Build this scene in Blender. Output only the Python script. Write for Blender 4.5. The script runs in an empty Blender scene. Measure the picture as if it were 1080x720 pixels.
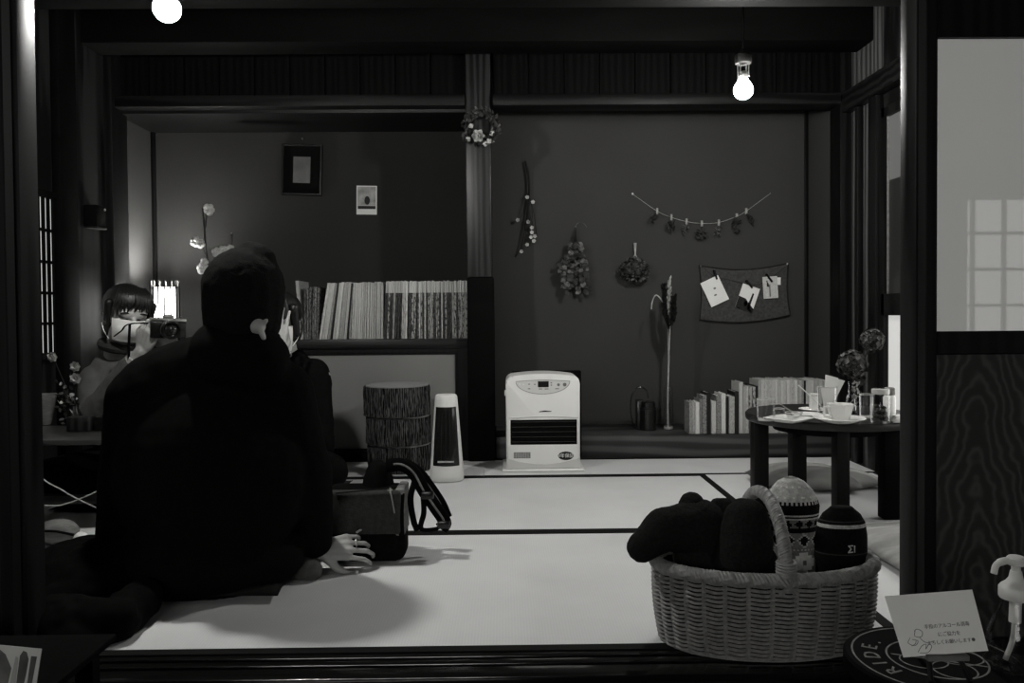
import bpy, bmesh, math, random
from mathutils import Vector, Matrix, Euler, noise
SC = bpy.context.scene
COL = SC.collection
random.seed(11)
PI = math.pi
def R(d): return math.radians(d)

# ------------------------------------------------------------------ camera
CAM_H = 0.727
YAW, PITCH, ROLL = R(-0.67), R(1.2), R(-0.45)
FOC = 850.0
SHIFT_PX = -12.0
CAM_ROT = Euler((0, 0, YAW)).to_matrix() @ Euler((R(90) - PITCH, 0, 0)).to_matrix() @ Euler((0, 0, ROLL)).to_matrix()
cam_data = bpy.data.cameras.new('camera')
cam_data.lens = FOC / 1080 * 36
cam_data.sensor_width = 36
cam_data.shift_y = SHIFT_PX / 1080
cam_data.clip_start = 0.02
cam = bpy.data.objects.new('camera', cam_data)
cam.matrix_world = Matrix.Translation((0, 0, CAM_H)) @ CAM_ROT.to_4x4()
COL.objects.link(cam)
SC.camera = cam

# ------------------------------------------------------------------ light and exposure
SC.view_settings.view_transform = 'Standard'
SC.view_settings.look = 'None'
SC.view_settings.exposure = 0.0
SC.view_settings.gamma = 1.0
SC.view_settings.use_curve_mapping = False
try:
    SC.cycles.use_denoising = True
    SC.cycles.max_bounces = 6
    SC.cycles.sample_clamp_indirect = 3.0
    SC.cycles.caustics_reflective = False
    SC.cycles.caustics_refractive = False
except Exception:
    pass
world = bpy.data.worlds.new('world')
SC.world = world
world.use_nodes = True
world.node_tree.nodes['Background'].inputs[0].default_value = (1, 1, 1, 1)
world.node_tree.nodes['Background'].inputs[1].default_value = 0.002
BULB_RIGHT_L, BULB_LEFT_L = 960.0, 1000.0     # radiance of the bare bulbs
LANTERN_L, LANTERN_BULB_L = 20.0, 2200.0
FILL_L = 7.5                                # unseen window added behind the camera as front fill
GRID_L = 2.5                               # the small paned window that mirrors in the door glass

def ray(px, py):
    d = Vector(((px - 540) / FOC, (360 - py + SHIFT_PX) / FOC, -1.0))
    return CAM_ROT @ d
def P(px, py, Y):
    """point of the room at depth Y that the photo shows at px, py"""
    d = ray(px, py); t = Y / d.y
    return Vector((d.x * t, Y, CAM_H + d.z * t))
def PZ(px, py, z=0.0):
    d = ray(px, py); t = (z - CAM_H) / d.z
    return Vector((d.x * t, d.y * t, z))

# ------------------------------------------------------------------ materials (all procedural, black and white place)
def g(v): return (v, v * 0.995, v * 0.965, 1)
MATS = {}
def mat(name, v, rough=0.6, spec=0.3, var=0.15, scale=14.0, stretch=(1, 1, 1), metal=0.0, bump=0.0, bscale=None, sheen=0.0, detail=3.0):
    if name in MATS: return MATS[name]
    m = bpy.data.materials.new(name); m.use_nodes = True
    nt = m.node_tree; b = nt.nodes['Principled BSDF']
    b.inputs['Roughness'].default_value = rough
    b.inputs['Specular IOR Level'].default_value = spec
    b.inputs['Metallic'].default_value = metal
    tc = nt.nodes.new('ShaderNodeTexCoord'); mp = nt.nodes.new('ShaderNodeMapping')
    mp.inputs['Scale'].default_value = stretch
    nt.links.new(tc.outputs['Object'], mp.inputs['Vector'])
    n = nt.nodes.new('ShaderNodeTexNoise'); n.inputs['Scale'].default_value = scale; n.inputs['Detail'].default_value = detail
    nt.links.new(mp.outputs[0], n.inputs['Vector'])
    cr = nt.nodes.new('ShaderNodeValToRGB')
    cr.color_ramp.elements[0].position = 0.3; cr.color_ramp.elements[1].position = 0.7
    cr.color_ramp.elements[0].color = g(v * (1 - var)); cr.color_ramp.elements[1].color = g(v * (1 + var))
    nt.links.new(n.outputs['Fac'], cr.inputs['Fac'])
    nt.links.new(cr.outputs['Color'], b.inputs['Base Color'])
    if sheen: b.inputs['Sheen Weight'].default_value = sheen
    if bump:
        n2 = nt.nodes.new('ShaderNodeTexNoise'); n2.inputs['Scale'].default_value = bscale or scale * 3; n2.inputs['Detail'].default_value = 4
        nt.links.new(mp.outputs[0], n2.inputs['Vector'])
        bp = nt.nodes.new('ShaderNodeBump'); bp.inputs['Strength'].default_value = bump; bp.inputs['Distance'].default_value = 0.01
        nt.links.new(n2.outputs['Fac'], bp.inputs['Height']); nt.links.new(bp.outputs[0], b.inputs['Normal'])
    MATS[name] = m
    return m
def wave_mat(name, v1, v2, scale, direction='X', rough=0.5, spec=0.3, dist=0.0, dscale=1.0, stretch=(1, 1, 1), kind='BANDS', rot=(0, 0, 0), loc=(0, 0, 0), bump=0.0, lo=0.2, hi=0.8, detail=2.0):
    if name in MATS: return MATS[name]
    m = bpy.data.materials.new(name); m.use_nodes = True
    nt = m.node_tree; b = nt.nodes['Principled BSDF']
    b.inputs['Roughness'].default_value = rough; b.inputs['Specular IOR Level'].default_value = spec
    tc = nt.nodes.new('ShaderNodeTexCoord'); mp = nt.nodes.new('ShaderNodeMapping')
    mp.inputs['Scale'].default_value = stretch; mp.inputs['Rotation'].default_value = rot; mp.inputs['Location'].default_value = loc
    nt.links.new(tc.outputs['Object'], mp.inputs['Vector'])
    w = nt.nodes.new('ShaderNodeTexWave'); w.wave_type = kind
    if kind == 'BANDS': w.bands_direction = direction
    else: w.rings_direction = direction
    w.inputs['Scale'].default_value = scale; w.inputs['Distortion'].default_value = dist; w.inputs['Detail Scale'].default_value = dscale; w.inputs['Detail'].default_value = detail
    nt.links.new(mp.outputs[0], w.inputs['Vector'])
    cr = nt.nodes.new('ShaderNodeValToRGB')
    cr.color_ramp.elements[0].position = lo; cr.color_ramp.elements[1].position = hi
    cr.color_ramp.elements[0].color = g(v1); cr.color_ramp.elements[1].color = g(v2)
    nt.links.new(w.outputs['Fac'], cr.inputs['Fac'])
    n = nt.nodes.new('ShaderNodeTexNoise'); n.inputs['Scale'].default_value = 3.0; n.inputs['Detail'].default_value = 4
    nt.links.new(tc.outputs['Object'], n.inputs['Vector'])
    mx = nt.nodes.new('ShaderNodeMix'); mx.data_type = 'RGBA'; mx.blend_type = 'MULTIPLY'; mx.inputs['Factor'].default_value = 0.35
    nt.links.new(cr.outputs['Color'], mx.inputs['A']); nt.links.new(n.outputs['Color'], mx.inputs['B'])
    hs = nt.nodes.new('ShaderNodeRGBToBW')
    nt.links.new(mx.outputs['Result'], hs.inputs[0]); nt.links.new(hs.outputs[0], b.inputs['Base Color'])
    if bump:
        bp = nt.nodes.new('ShaderNodeBump'); bp.inputs['Strength'].default_value = bump; bp.inputs['Distance'].default_value = 0.004
        nt.links.new(w.outputs['Fac'], bp.inputs['Height']); nt.links.new(bp.outputs[0], b.inputs['Normal'])
    MATS[name] = m
    return m
def emit_mat(name, strength, v=1.0, base=0.6, rough=0.6):
    m = bpy.data.materials.new(name); m.use_nodes = True
    nt = m.node_tree; b = nt.nodes['Principled BSDF']
    b.inputs['Base Color'].default_value = g(base); b.inputs['Roughness'].default_value = rough
    n = nt.nodes.new('ShaderNodeTexNoise'); n.inputs['Scale'].default_value = 6.0
    cr = nt.nodes.new('ShaderNodeValToRGB')
    cr.color_ramp.elements[0].color = g(v * 0.96); cr.color_ramp.elements[1].color = g(v)
    nt.links.new(n.outputs['Fac'], cr.inputs['Fac']); nt.links.new(cr.outputs['Color'], b.inputs['Emission Color'])
    b.inputs['Emission Strength'].default_value = strength
    MATS[name] = m
    return m
def glass_mat(name, tint=0.985, refl=0.45):
    """thin clear glass: mostly see-through with mirror reflections by angle"""
    m = bpy.data.materials.new(name); m.use_nodes = True
    nt = m.node_tree; nt.nodes.remove(nt.nodes['Principled BSDF'])
    out = nt.nodes['Material Output']
    t = nt.nodes.new('ShaderNodeBsdfTransparent'); t.inputs[0].default_value = (tint, tint, tint, 1)
    gl = nt.nodes.new('ShaderNodeBsdfGlossy'); gl.inputs['Roughness'].default_value = 0.04
    fr = nt.nodes.new('ShaderNodeLayerWeight'); fr.inputs['Blend'].default_value = 0.35 * refl
    n = nt.nodes.new('ShaderNodeTexNoise'); n.inputs['Scale'].default_value = 40
    mm = nt.nodes.new('ShaderNodeMath'); mm.operation = 'MULTIPLY_ADD'; mm.inputs[1].default_value = 0.02
    m3 = nt.nodes.new('ShaderNodeMath'); m3.operation = 'MULTIPLY'; m3.inputs[1].default_value = 0.4
    nt.links.new(fr.outputs['Fresnel'], m3.inputs[0])
    nt.links.new(n.outputs['Fac'], mm.inputs[0]); nt.links.new(m3.outputs[0], mm.inputs[2])
    mx = nt.nodes.new('ShaderNodeMixShader')
    nt.links.new(mm.outputs[0], mx.inputs[0]); nt.links.new(t.outputs[0], mx.inputs[1]); nt.links.new(gl.outputs[0], mx.inputs[2])
    nt.links.new(mx.outputs[0], out.inputs['Surface'])
    MATS[name] = m
    return m

WOOD = wave_mat('dark_wood', 0.0025, 0.007, 9, 'X', rough=0.5, spec=0.15, dist=4, dscale=1.5, stretch=(1, 1, 0.12))
WOOD_POST = wave_mat('worn_post_wood', 0.007, 0.026, 10, 'X', rough=0.4, spec=0.35, dist=5, dscale=1.4, stretch=(1, 1, 0.1))
WOOD_H = wave_mat('dark_wood_lying', 0.003, 0.010, 9, 'Z', rough=0.42, spec=0.3, dist=4, dscale=1.5, stretch=(0.12, 1, 1))
WOOD_MID = wave_mat('brown_wood_standing', 0.005, 0.018, 10, 'X', rough=0.5, spec=0.08, dist=5, dscale=1.4, stretch=(1, 1, 0.1))
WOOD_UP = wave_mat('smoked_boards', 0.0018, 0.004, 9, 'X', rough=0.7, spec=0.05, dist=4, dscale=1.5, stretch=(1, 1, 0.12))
WOOD_LINTEL = wave_mat('smoked_lintel', 0.004, 0.012, 5, 'Z', rough=0.5, spec=0.12, dist=7, dscale=1.0, stretch=(0.16, 1, 1))
WOOD_BOARD = wave_mat('brown_wood_board', 0.022, 0.07, 5, 'Z', rough=0.45, spec=0.3, dist=7, dscale=1.0, stretch=(0.16, 1, 1))
BLACKWOOD = mat('blackened_wood', 0.0025, rough=0.7, spec=0.04, var=0.3, stretch=(0.2, 1, 1))
LACQUER = mat('polished_black_sill', 0.006, rough=0.16, spec=0.5, var=0.3, scale=30, stretch=(0.1, 1, 1), bump=0.05)
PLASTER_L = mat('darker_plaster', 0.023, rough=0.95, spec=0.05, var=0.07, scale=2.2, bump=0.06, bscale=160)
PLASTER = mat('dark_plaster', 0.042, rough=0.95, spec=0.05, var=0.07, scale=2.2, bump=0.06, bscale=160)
TATAMI_X = wave_mat('tatami_weave_across', 0.72, 0.76, 45, 'X', rough=0.75, spec=0.2, dist=1.0, bump=0.04, lo=0.0, hi=1.0)
TATAMI_Y = wave_mat('tatami_weave_along', 0.72, 0.76, 45, 'Y', rough=0.75, spec=0.2, dist=1.0, bump=0.04, lo=0.0, hi=1.0)
HERI = mat('tatami_border_cloth', 0.006, rough=0.8, spec=0.1)
FUSUMA = mat('pale_door_paper', 0.19, rough=0.9, spec=0.1, var=0.05, scale=3)
BLACK = mat('black_cloth', 0.0035, rough=0.95, spec=0.04, var=0.3, scale=60)
BLACK2 = mat('black_knit', 0.006, rough=0.95, spec=0.05, var=0.3, scale=120, bump=0.3, bscale=260)
CHAR = mat('charcoal_cloth', 0.035, rough=0.95, spec=0.05, var=0.2, scale=80, bump=0.2, bscale=200)
GREYCLOTH = mat('grey_cloth', 0.16, rough=0.95, spec=0.05, var=0.18, scale=30, stretch=(1, 1, 4), bump=0.25, bscale=120)
SKIN = mat('skin', 0.33, rough=0.55, spec=0.3, var=0.05, scale=25)
HAIR = mat('black_hair', 0.006, rough=0.45, spec=0.35, var=0.4, scale=60, stretch=(4, 4, 0.5))
WHITE = mat('white_plastic', 0.74, rough=0.35, spec=0.4, var=0.02)
CREAM = mat('off_white_plastic', 0.66, rough=0.4, spec=0.35, var=0.02)
PAPER = mat('white_paper', 0.72, rough=0.85, spec=0.1, var=0.04)
CHINA = mat('white_china', 0.72, rough=0.15, spec=0.5, var=0.02)
GREYP = mat('grey_print', 0.18, rough=0.8, spec=0.1, var=0.25, scale=60)
DARKP = mat('dark_print', 0.02, rough=0.7, spec=0.1, var=0.3, scale=60)
BLACKPL = mat('black_plastic', 0.006, rough=0.25, spec=0.5, var=0.2)
METAL = mat('bright_metal', 0.6, rough=0.3, metal=1.0, var=0.1)
IRON = mat('dark_iron', 0.02, rough=0.5, metal=0.6, var=0.2)
WICKER = mat('wicker', 0.22, rough=0.55, spec=0.3, var=0.25, scale=90)
LEAFD = mat('dry_leaf_dark', 0.035, rough=0.8, spec=0.15, var=0.6, scale=50)
LEAFM = mat('dry_leaf_grey', 0.10, rough=0.8, spec=0.15, var=0.5, scale=60)
PETAL = mat('dry_petal_pale', 0.36, rough=0.85, spec=0.1, var=0.3, scale=60)
STRAW = mat('dry_straw', 0.30, rough=0.7, spec=0.2, var=0.25, scale=60)
TWIG = mat('dark_twig', 0.014, rough=0.8, spec=0.1, var=0.3, scale=60)
GLASS = glass_mat('clear_glass')

# ------------------------------------------------------------------ mesh helpers
class MB:
    def __init__(s): s.bm = bmesh.new()
    def _add(s, verts, faces):
        vs = [s.bm.verts.new(v) for v in verts]
        for f in faces:
            try: s.bm.faces.new([vs[i] for i in f])
            except ValueError: pass
        return vs
    def box(s, lo, hi, M=None):
        x0, y0, z0 = lo; x1, y1, z1 = hi
        v = [Vector(p) for p in ((x0,y0,z0),(x1,y0,z0),(x1,y1,z0),(x0,y1,z0),(x0,y0,z1),(x1,y0,z1),(x1,y1,z1),(x0,y1,z1))]
        if M is not None: v = [M @ p for p in v]
        s._add(v, ((0,3,2,1),(4,5,6,7),(0,1,5,4),(1,2,6,5),(2,3,7,6),(3,0,4,7)))
        return s
    def rbox(s, lo, hi, r=0.004, seg=2, M=None, edges=None):
        t = bmesh.new(); u = MB.__new__(MB); u.bm = t; u.box(lo, hi)
        es = [e for e in t.edges if edges is None or edges(e)]
        bmesh.ops.bevel(t, geom=es, offset=r, offset_type='OFFSET', segments=seg, profile=0.5, affect='EDGES', clamp_overlap=True)
        return s.merge(t, M)
    def merge(s, t, M=None):
        t.verts.index_update()
        s._add([(M @ v.co if M is not None else v.co.copy()) for v in t.verts], [[v.index for v in f.verts] for f in t.faces])
        t.free(); return s
    def lathe(s, prof, seg=32, M=None, sx=1.0, sy=1.0, capb=True, capt=True, fn=None):
        """prof: list of (radius, z)"""
        n = len(prof); vs = []
        for i, (r, z) in enumerate(prof):
            for k in range(seg):
                a = 2 * PI * k / seg
                p = Vector((r * math.cos(a) * sx, r * math.sin(a) * sy, z))
                if fn: p = fn(p, a, i)
                vs.append(M @ p if M is not None else p)
        fs = [(i*seg+k, i*seg+(k+1) % seg, (i+1)*seg+(k+1) % seg, (i+1)*seg+k) for i in range(n-1) for k in range(seg)]
        if capb: fs.append(tuple(reversed(range(seg))))
        if capt: fs.append(tuple(range((n-1)*seg, n*seg)))
        s._add(vs, fs); return s
    def tube(s, pts, r, seg=8, cap=True, flat=1.0, up=None):
        """sweep along points; r number or list"""
        pts = [Vector(p) for p in pts]; n = len(pts)
        rs = r if isinstance(r, (list, tuple)) else [r] * n
        vs = []; prev = None
        for i in range(n):
            t = (pts[min(i+1, n-1)] - pts[max(i-1, 0)])
            if t.length < 1e-9: t = Vector((0, 0, 1))
            t.normalize()
            if prev is None:
                ref = Vector(up) if up else (Vector((0, 0, 1)) if abs(t.z) < 0.9 else Vector((1, 0, 0)))
                a = t.cross(ref).normalized()
            else:
                a = (prev - t * prev.dot(t)).normalized()
            b = t.cross(a).normalized(); prev = a
            for k in range(seg):
                q = 2 * PI * k / seg
                vs.append(pts[i] + a * math.cos(q) * rs[i] + b * math.sin(q) * rs[i] * flat)
        fs = [(i*seg+k, i*seg+(k+1) % seg, (i+1)*seg+(k+1) % seg, (i+1)*seg+k) for i in range(n-1) for k in range(seg)]
        if cap: fs += [tuple(reversed(range(seg))), tuple(range((n-1)*seg, n*seg))]
        s._add(vs, fs); return s
    def ell(s, c, r, M=None, u=16, v=10, fn=None):
        c = Vector(c); r = (r, r, r) if not isinstance(r, (tuple, list)) else r
        vs = []
        for i in range(1, v):
            th = PI * i / v
            for k in range(u):
                a = 2 * PI * k / u
                vs.append(Vector((math.sin(th)*math.cos(a)*r[0], math.sin(th)*math.sin(a)*r[1], math.cos(th)*r[2])))
        vs += [Vector((0, 0, r[2])), Vector((0, 0, -r[2]))]
        if fn: vs = [fn(p) for p in vs]
        vs = [(M @ p if M is not None else p) + c for p in vs]
        fs = [(i*u+k, (i+1)*u+k, (i+1)*u+(k+1) % u, i*u+(k+1) % u) for i in range(v-2) for k in range(u)]
        top, bot = (v-1)*u, (v-1)*u+1
        fs += [(top, k, (k+1) % u) for k in range(u)] + [(bot, (v-2)*u+(k+1) % u, (v-2)*u+k) for k in range(u)]
        s._add(vs, fs); return s
    def cap(s, p, r1, q, r2, seg=14):
        """round-ended tapered limb"""
        p, q = Vector(p), Vector(q); d = q - p
        if d.length < 1e-6: return s.ell(p, r1)
        M = d.to_track_quat('Z', 'Y').to_matrix(); L = d.length; prof = []
        for i in range(1, 6): th = -PI/2 + PI/2*i/5.0; prof.append((r1*math.cos(th) if i < 5 else r1, r1*math.sin(th)))
        for i in range(0, 5): th = PI/2*i/5.0; prof.append((r2*math.cos(th), L + r2*math.sin(th)))
        MM = Matrix.Translation(p) @ M.to_4x4()
        return s.lathe(prof, seg, MM)
    def leaf(s, p, d, L, W, up=None, fold=0.25):
        p = Vector(p); d = Vector(d).normalized()
        up = Vector(up) if up else Vector((random.uniform(-1,1), random.uniform(-1,1), random.uniform(-1,1)))
        a = d.cross(up)
        if a.length < 1e-4: a = d.cross(Vector((1, 0.3, 0.2)))
        a.normalize(); nrm = a.cross(d).normalized()
        th = nrm * max(0.0006, W * 0.03)
        mid = [p, p + d*L*0.3 - nrm*W*fold*0.5, p + d*L*0.7 - nrm*W*fold*0.4, p + d*L]
        l = [p + d*L*0.25 + a*W*0.42, p + d*L*0.6 + a*W*0.5, p + d*L*0.85 + a*W*0.25]
        r = [p + d*L*0.25 - a*W*0.42, p + d*L*0.6 - a*W*0.5, p + d*L*0.85 - a*W*0.25]
        ring = [mid[0]] + l + [mid[3]] + r[::-1]
        n = len(ring)
        vs = ring + [mid[1], mid[2]]
        fs = [(0,1,8),(1,2,9,8),(2,3,9),(3,4,9),(4,5,9),(5,6,9),(6,7,8,9),(7,0,8)]
        s._add(vs, fs)
        s._add([v + th for v in vs], [f[::-1] for f in fs]); return s
    def prism(s, poly, y0, y1, M=None):
        """poly of (x, z), extruded in y"""
        n = len(poly)
        vs = [Vector((x, y0, z)) for x, z in poly] + [Vector((x, y1, z)) for x, z in poly]
        if M is not None: vs = [M @ p for p in vs]
        fs = [tuple(range(n)), tuple(range(2*n-1, n-1, -1))] + [(i, i+n, (i+1) % n + n, (i+1) % n) for i in range(n)]
        s._add(vs, fs); return s
    def build(s, name, m, parent=None, loc=None, smooth=True, auto=35):
        bm = s.bm
        bmesh.ops.recalc_face_normals(bm, faces=bm.faces)
        if parent is not None:
            off = parent.matrix_basis.translation.copy(); q = parent.parent
            while q is not None: off += q.matrix_basis.translation; q = q.parent
        else:
            if loc is None:
                xs = [v.co for v in bm.verts]
                lo = [min(p[i] for p in xs) for i in range(3)]; hi = [max(p[i] for p in xs) for i in range(3)]
                loc = ((lo[0]+hi[0])/2, (lo[1]+hi[1])/2, lo[2])
            off = Vector(loc)
        bmesh.ops.translate(bm, verts=bm.verts, vec=-off)
        ms = m if isinstance(m, list) else [m]
        if smooth:
            for f in bm.faces: f.smooth = True
            for e in bm.edges:
                if len(e.link_faces) == 2 and e.calc_face_angle(0) > R(auto): e.smooth = False
        me = bpy.data.meshes.new(name); bm.to_mesh(me); bm.free()
        for k in ms: me.materials.append(k)
        o = bpy.data.objects.new(name, me); COL.objects.link(o)
        if parent is not None: o.parent = parent
        else: o.location = off
        return o

def tag(o, label=None, cat=None, group=None, kind=None):
    if label: o['label'] = label
    if cat: o['category'] = cat
    if group: o['group'] = group
    if kind: o['kind'] = kind
    return o
def thing(name, label, cat, loc=(0, 0, 0), group=None, kind=None):
    o = bpy.data.objects.new(name, None); COL.objects.link(o)
    o.empty_display_size = 0.05
    o.location = loc
    return tag(o, label, cat, group, kind)
def struct(name, mb, m, label=None):
    o = mb.build(name, m); o['kind'] = 'structure'
    if label: o['label'] = label
    return o
def structgroup(name, loc):
    o = bpy.data.objects.new(name, None); COL.objects.link(o); o.location = loc; o['kind'] = 'structure'; return o
def text_bm(body, size, thick=0.0008, align='CENTER'):
    cu = bpy.data.curves.new('lettering', 'FONT'); cu.body = body; cu.size = size; cu.align_x = align; cu.align_y = 'CENTER'; cu.extrude = thick; cu.resolution_u = 2
    o = bpy.data.objects.new('lettering', cu); COL.objects.link(o)
    dg = bpy.context.evaluated_depsgraph_get(); dg.update()
    me = bpy.data.meshes.new_from_object(o.evaluated_get(dg))
    bm = bmesh.new(); bm.from_mesh(me)
    bpy.data.objects.remove(o); bpy.data.curves.remove(cu); bpy.data.meshes.remove(me)
    return bm
FRONT = Euler((R(90), 0, 0)).to_matrix().to_4x4()     # lettering lies in XZ and faces -Y
def soft(mb, name, m, parent, voxel=0.006, iters=4, fac=0.5, loc=None, textured=0.0, tsize=0.05, zmin=0.004):
    """one continuous surface out of overlapping rounded shapes"""
    o = mb.build(name, m, parent, loc)
    mod = o.modifiers.new('skin', 'REMESH'); mod.mode = 'VOXEL'; mod.voxel_size = voxel; mod.use_smooth_shade = True
    sm = o.modifiers.new('smooth', 'SMOOTH'); sm.factor = fac; sm.iterations = iters
    dg = bpy.context.evaluated_depsgraph_get(); dg.update()
    me = bpy.data.meshes.new_from_object(o.evaluated_get(dg))
    old = o.data; o.modifiers.clear(); o.data = me; me.name = name
    bpy.data.meshes.remove(old)
    if textured:
        for v in me.vertices:
            n = noise.noise(v.co / tsize) + 0.5 * noise.noise(v.co / tsize * 2.3)
            v.co += v.normal * n * textured
    zo = (parent.location.z if parent is not None else o.location.z)
    for v in me.vertices:
        if v.co.z + zo < zmin: v.co.z = zmin - zo
    for p in me.polygons: p.use_smooth = True
    return o
def bez(pts, n=24):
    """smooth curve through points (Catmull-Rom)"""
    pts = [Vector(p) for p in pts]
    q = [pts[0]*2 - pts[1]] + pts + [pts[-1]*2 - pts[-2]]
    out = []
    segs = len(pts) - 1; per = max(2, n // segs)
    for i in range(segs):
        a, b, c, d = q[i:i+4]
        for k in range(per):
            t = k / per
            out.append(0.5*((2*b) + (c-a)*t + (2*a-5*b+4*c-d)*t*t + (3*b-a-3*c+d)*t**3))
    out.append(pts[-1]); return out
def frame_m(origin, fwd, up):
    """local x=right, y=forward, z=up"""
    f = Vector(fwd).normalized(); u = Vector(up); r = f.cross(u).normalized(); u = r.cross(f).normalized()
    M = Matrix((r, f, u)).transposed().to_4x4(); M.translation = Vector(origin); return M
ORD = 'first second third fourth fifth sixth seventh eighth ninth tenth eleventh twelfth thirteenth fourteenth fifteenth sixteenth seventeenth eighteenth nineteenth'.split()
def ordinal(n):
    if n <= 19: return ORD[n-1]
    tens = {2: 'twenty', 3: 'thirty', 4: 'forty', 5: 'fifty', 6: 'sixty', 7: 'seventy', 8: 'eighty'}
    tth = {2: 'twentieth', 3: 'thirtieth', 4: 'fortieth', 5: 'fiftieth', 6: 'sixtieth', 7: 'seventieth', 8: 'eightieth'}
    return tth[n//10] if n % 10 == 0 else tens[n//10] + '-' + ORD[n % 10 - 1]

# ================================================================== THE SETTING
XL, XR = -1.88, 1.68          # side walls of the room
YF, YB = 4.0, 4.42            # alcove front and its back wall
# lower floor of the cafe and its far wall behind the camera
struct('floor', MB().box((-3.2, -3.2, -0.5), (5.6, 1.6, -0.42)), BLACKWOOD)
struct('floor_sub', MB().box((-2.1, 1.6, -0.5), (5.6, 4.6, -0.052)), BLACKWOOD)
struct('ceiling', MB().box((-3.2, -3.2, 2.5), (5.6, 4.6, 2.6)), BLACKWOOD)
struct('wall_front', MB().box((-3.3, -3.3, -0.5), (5.6, -3.2, 2.6)), BLACKWOOD)
# tatami
def tatami(label, x0, x1, y0, y1, along):
    t = thing('tatami_mat', label, 'tatami mat', ((x0+x1)/2, (y0+y1)/2, -0.05), group='tatami mats on the raised floor')
    b = 0.029
    if along == 'X':
        MB().box((x0+.001, y0+b, -0.05), (x1-.001, y1-b, 0)).build('weave', TATAMI_X, t, smooth=False)
        for ya, yb in ((y0+.0005, y0+b), (y1-b, y1-.0005)): MB().box((x0+.001, ya, -0.05), (x1-.001, yb, 0.0008)).build('border', HERI, t, smooth=False)
    else:
        MB().box((x0+b, y0+.001, -0.05), (x1-b, y1-.001, 0)).build('weave', TATAMI_Y, t, smooth=False)
        for xa, xb in ((x0+.0005, x0+b), (x1-b, x1-.0005)): MB().box((xa, y0+.001, -0.05), (xb, y1-.001, 0.0008)).build('border', HERI, t, smooth=False)
tatami('large pale tatami mat along the front sill under the basket', -0.95, 0.87, 1.722, 2.665, 'X')
tatami('large pale tatami mat in front of the two heaters', -0.95, 0.87, 2.665, 3.575, 'X')
tatami('tatami mat under the round table, running away from the sill', 0.87, 1.679, 1.722, 3.575, 'Y')
tatami('tatami mat under the person with the camera', -1.879, -0.95, 1.722, 3.575, 'Y')
tatami('narrow tatami mat along the paper cupboard below the magazines', -1.879, -0.09, 3.575, 3.999, 'X')
tatami('narrow tatami mat along the book ledge behind the fan heater', -0.09, 1.679, 3.575, 3.999, 'X')
# front sill with door tracks and the step below it
sb = MB()
sb.box((-2.1, 1.60, -0.10), (2.6, 1.72, -0.014))
for ya, yb in ((1.700, 1.7195), (1.664, 1.688), (1.601, 1.652)):
    sb.rbox((-2.1, ya, -0.02), (2.6, yb, -0.001), 0.003, 2)
struct('trim_1', sb, LACQUER)
kb = MB(); kb.rbox((-2.1, 1.52, -0.42), (2.6, 1.599, -0.012), 0.006, 3)
struct('trim_2', kb, LACQUER)
# back walls of the alcove
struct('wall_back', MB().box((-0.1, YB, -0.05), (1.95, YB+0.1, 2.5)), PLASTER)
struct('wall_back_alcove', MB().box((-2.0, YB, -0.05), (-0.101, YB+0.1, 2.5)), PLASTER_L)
struct('wall_alcove_left', MB().box((-1.97, YF+.06, -0.05), (-1.895, YB, 1.72)), PLASTER)
struct('wall_alcove_right', MB().box((1.685, YF+.06, -0.05), (1.76, YB, 2.02)), PLASTER)
# thin corner strips of the alcove
struct('trim_3', MB().rbox((-1.895, YB-.022, 0.05), (-1.875, YB, 1.72), .002), WOOD)
struct('trim_4', MB().rbox((1.662, YB-.016, 0.1), (1.677, YB, 2.02), .002), WOOD)
# centre post
struct('trim_5', MB().rbox((-0.173, 3.95, 0.905), (-0.050, 4.10, 2.0), .006, 2), WOOD_POST, 'wooden post between the two alcoves')
struct('trim_18', MB().rbox((-0.173, 3.948, 0.0), (-0.040, 4.10, 0.904), .006, 2), BLACKWOOD, 'dark lower length of the post between the alcoves')  # lower length of the post in a near-black tone
struct('wall_alcove_divider', MB().box((-0.16, 4.10, 0.0), (-0.05, YB, 2.02)), PLASTER)
# lintel, soffits, board panel above, heavy beam
struct('trim_6', MB().rbox((-1.9, 3.93, 1.735), (-0.174, 4.06, 1.79), .006, 2).rbox((-0.039, 3.93, 1.735), (1.72, 4.06, 1.79), .006, 2), WOOD_LINTEL)
struct('trim_7', MB().box((-1.895, 4.0, 1.72), (-0.174, YB, 1.735)), WOOD_H)
struct('trim_8', MB().box((-0.039, 4.031, 2.02), (1.685, YB, 2.04)), PLASTER)
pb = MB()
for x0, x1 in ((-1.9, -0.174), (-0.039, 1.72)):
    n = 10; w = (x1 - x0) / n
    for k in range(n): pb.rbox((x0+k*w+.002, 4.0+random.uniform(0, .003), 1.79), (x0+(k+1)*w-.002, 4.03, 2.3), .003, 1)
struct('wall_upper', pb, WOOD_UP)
struct('ceiling_beam', MB().rbox((-2.0, 3.7, 1.965), (1.8, 3.88, 2.3), .008, 2), BLACKWOOD)
struct('trim_9', MB().rbox((-1.95, 2.70, 1.79), (1.72, 2.84, 1.98), .012, 2), BLACKWOOD)
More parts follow.
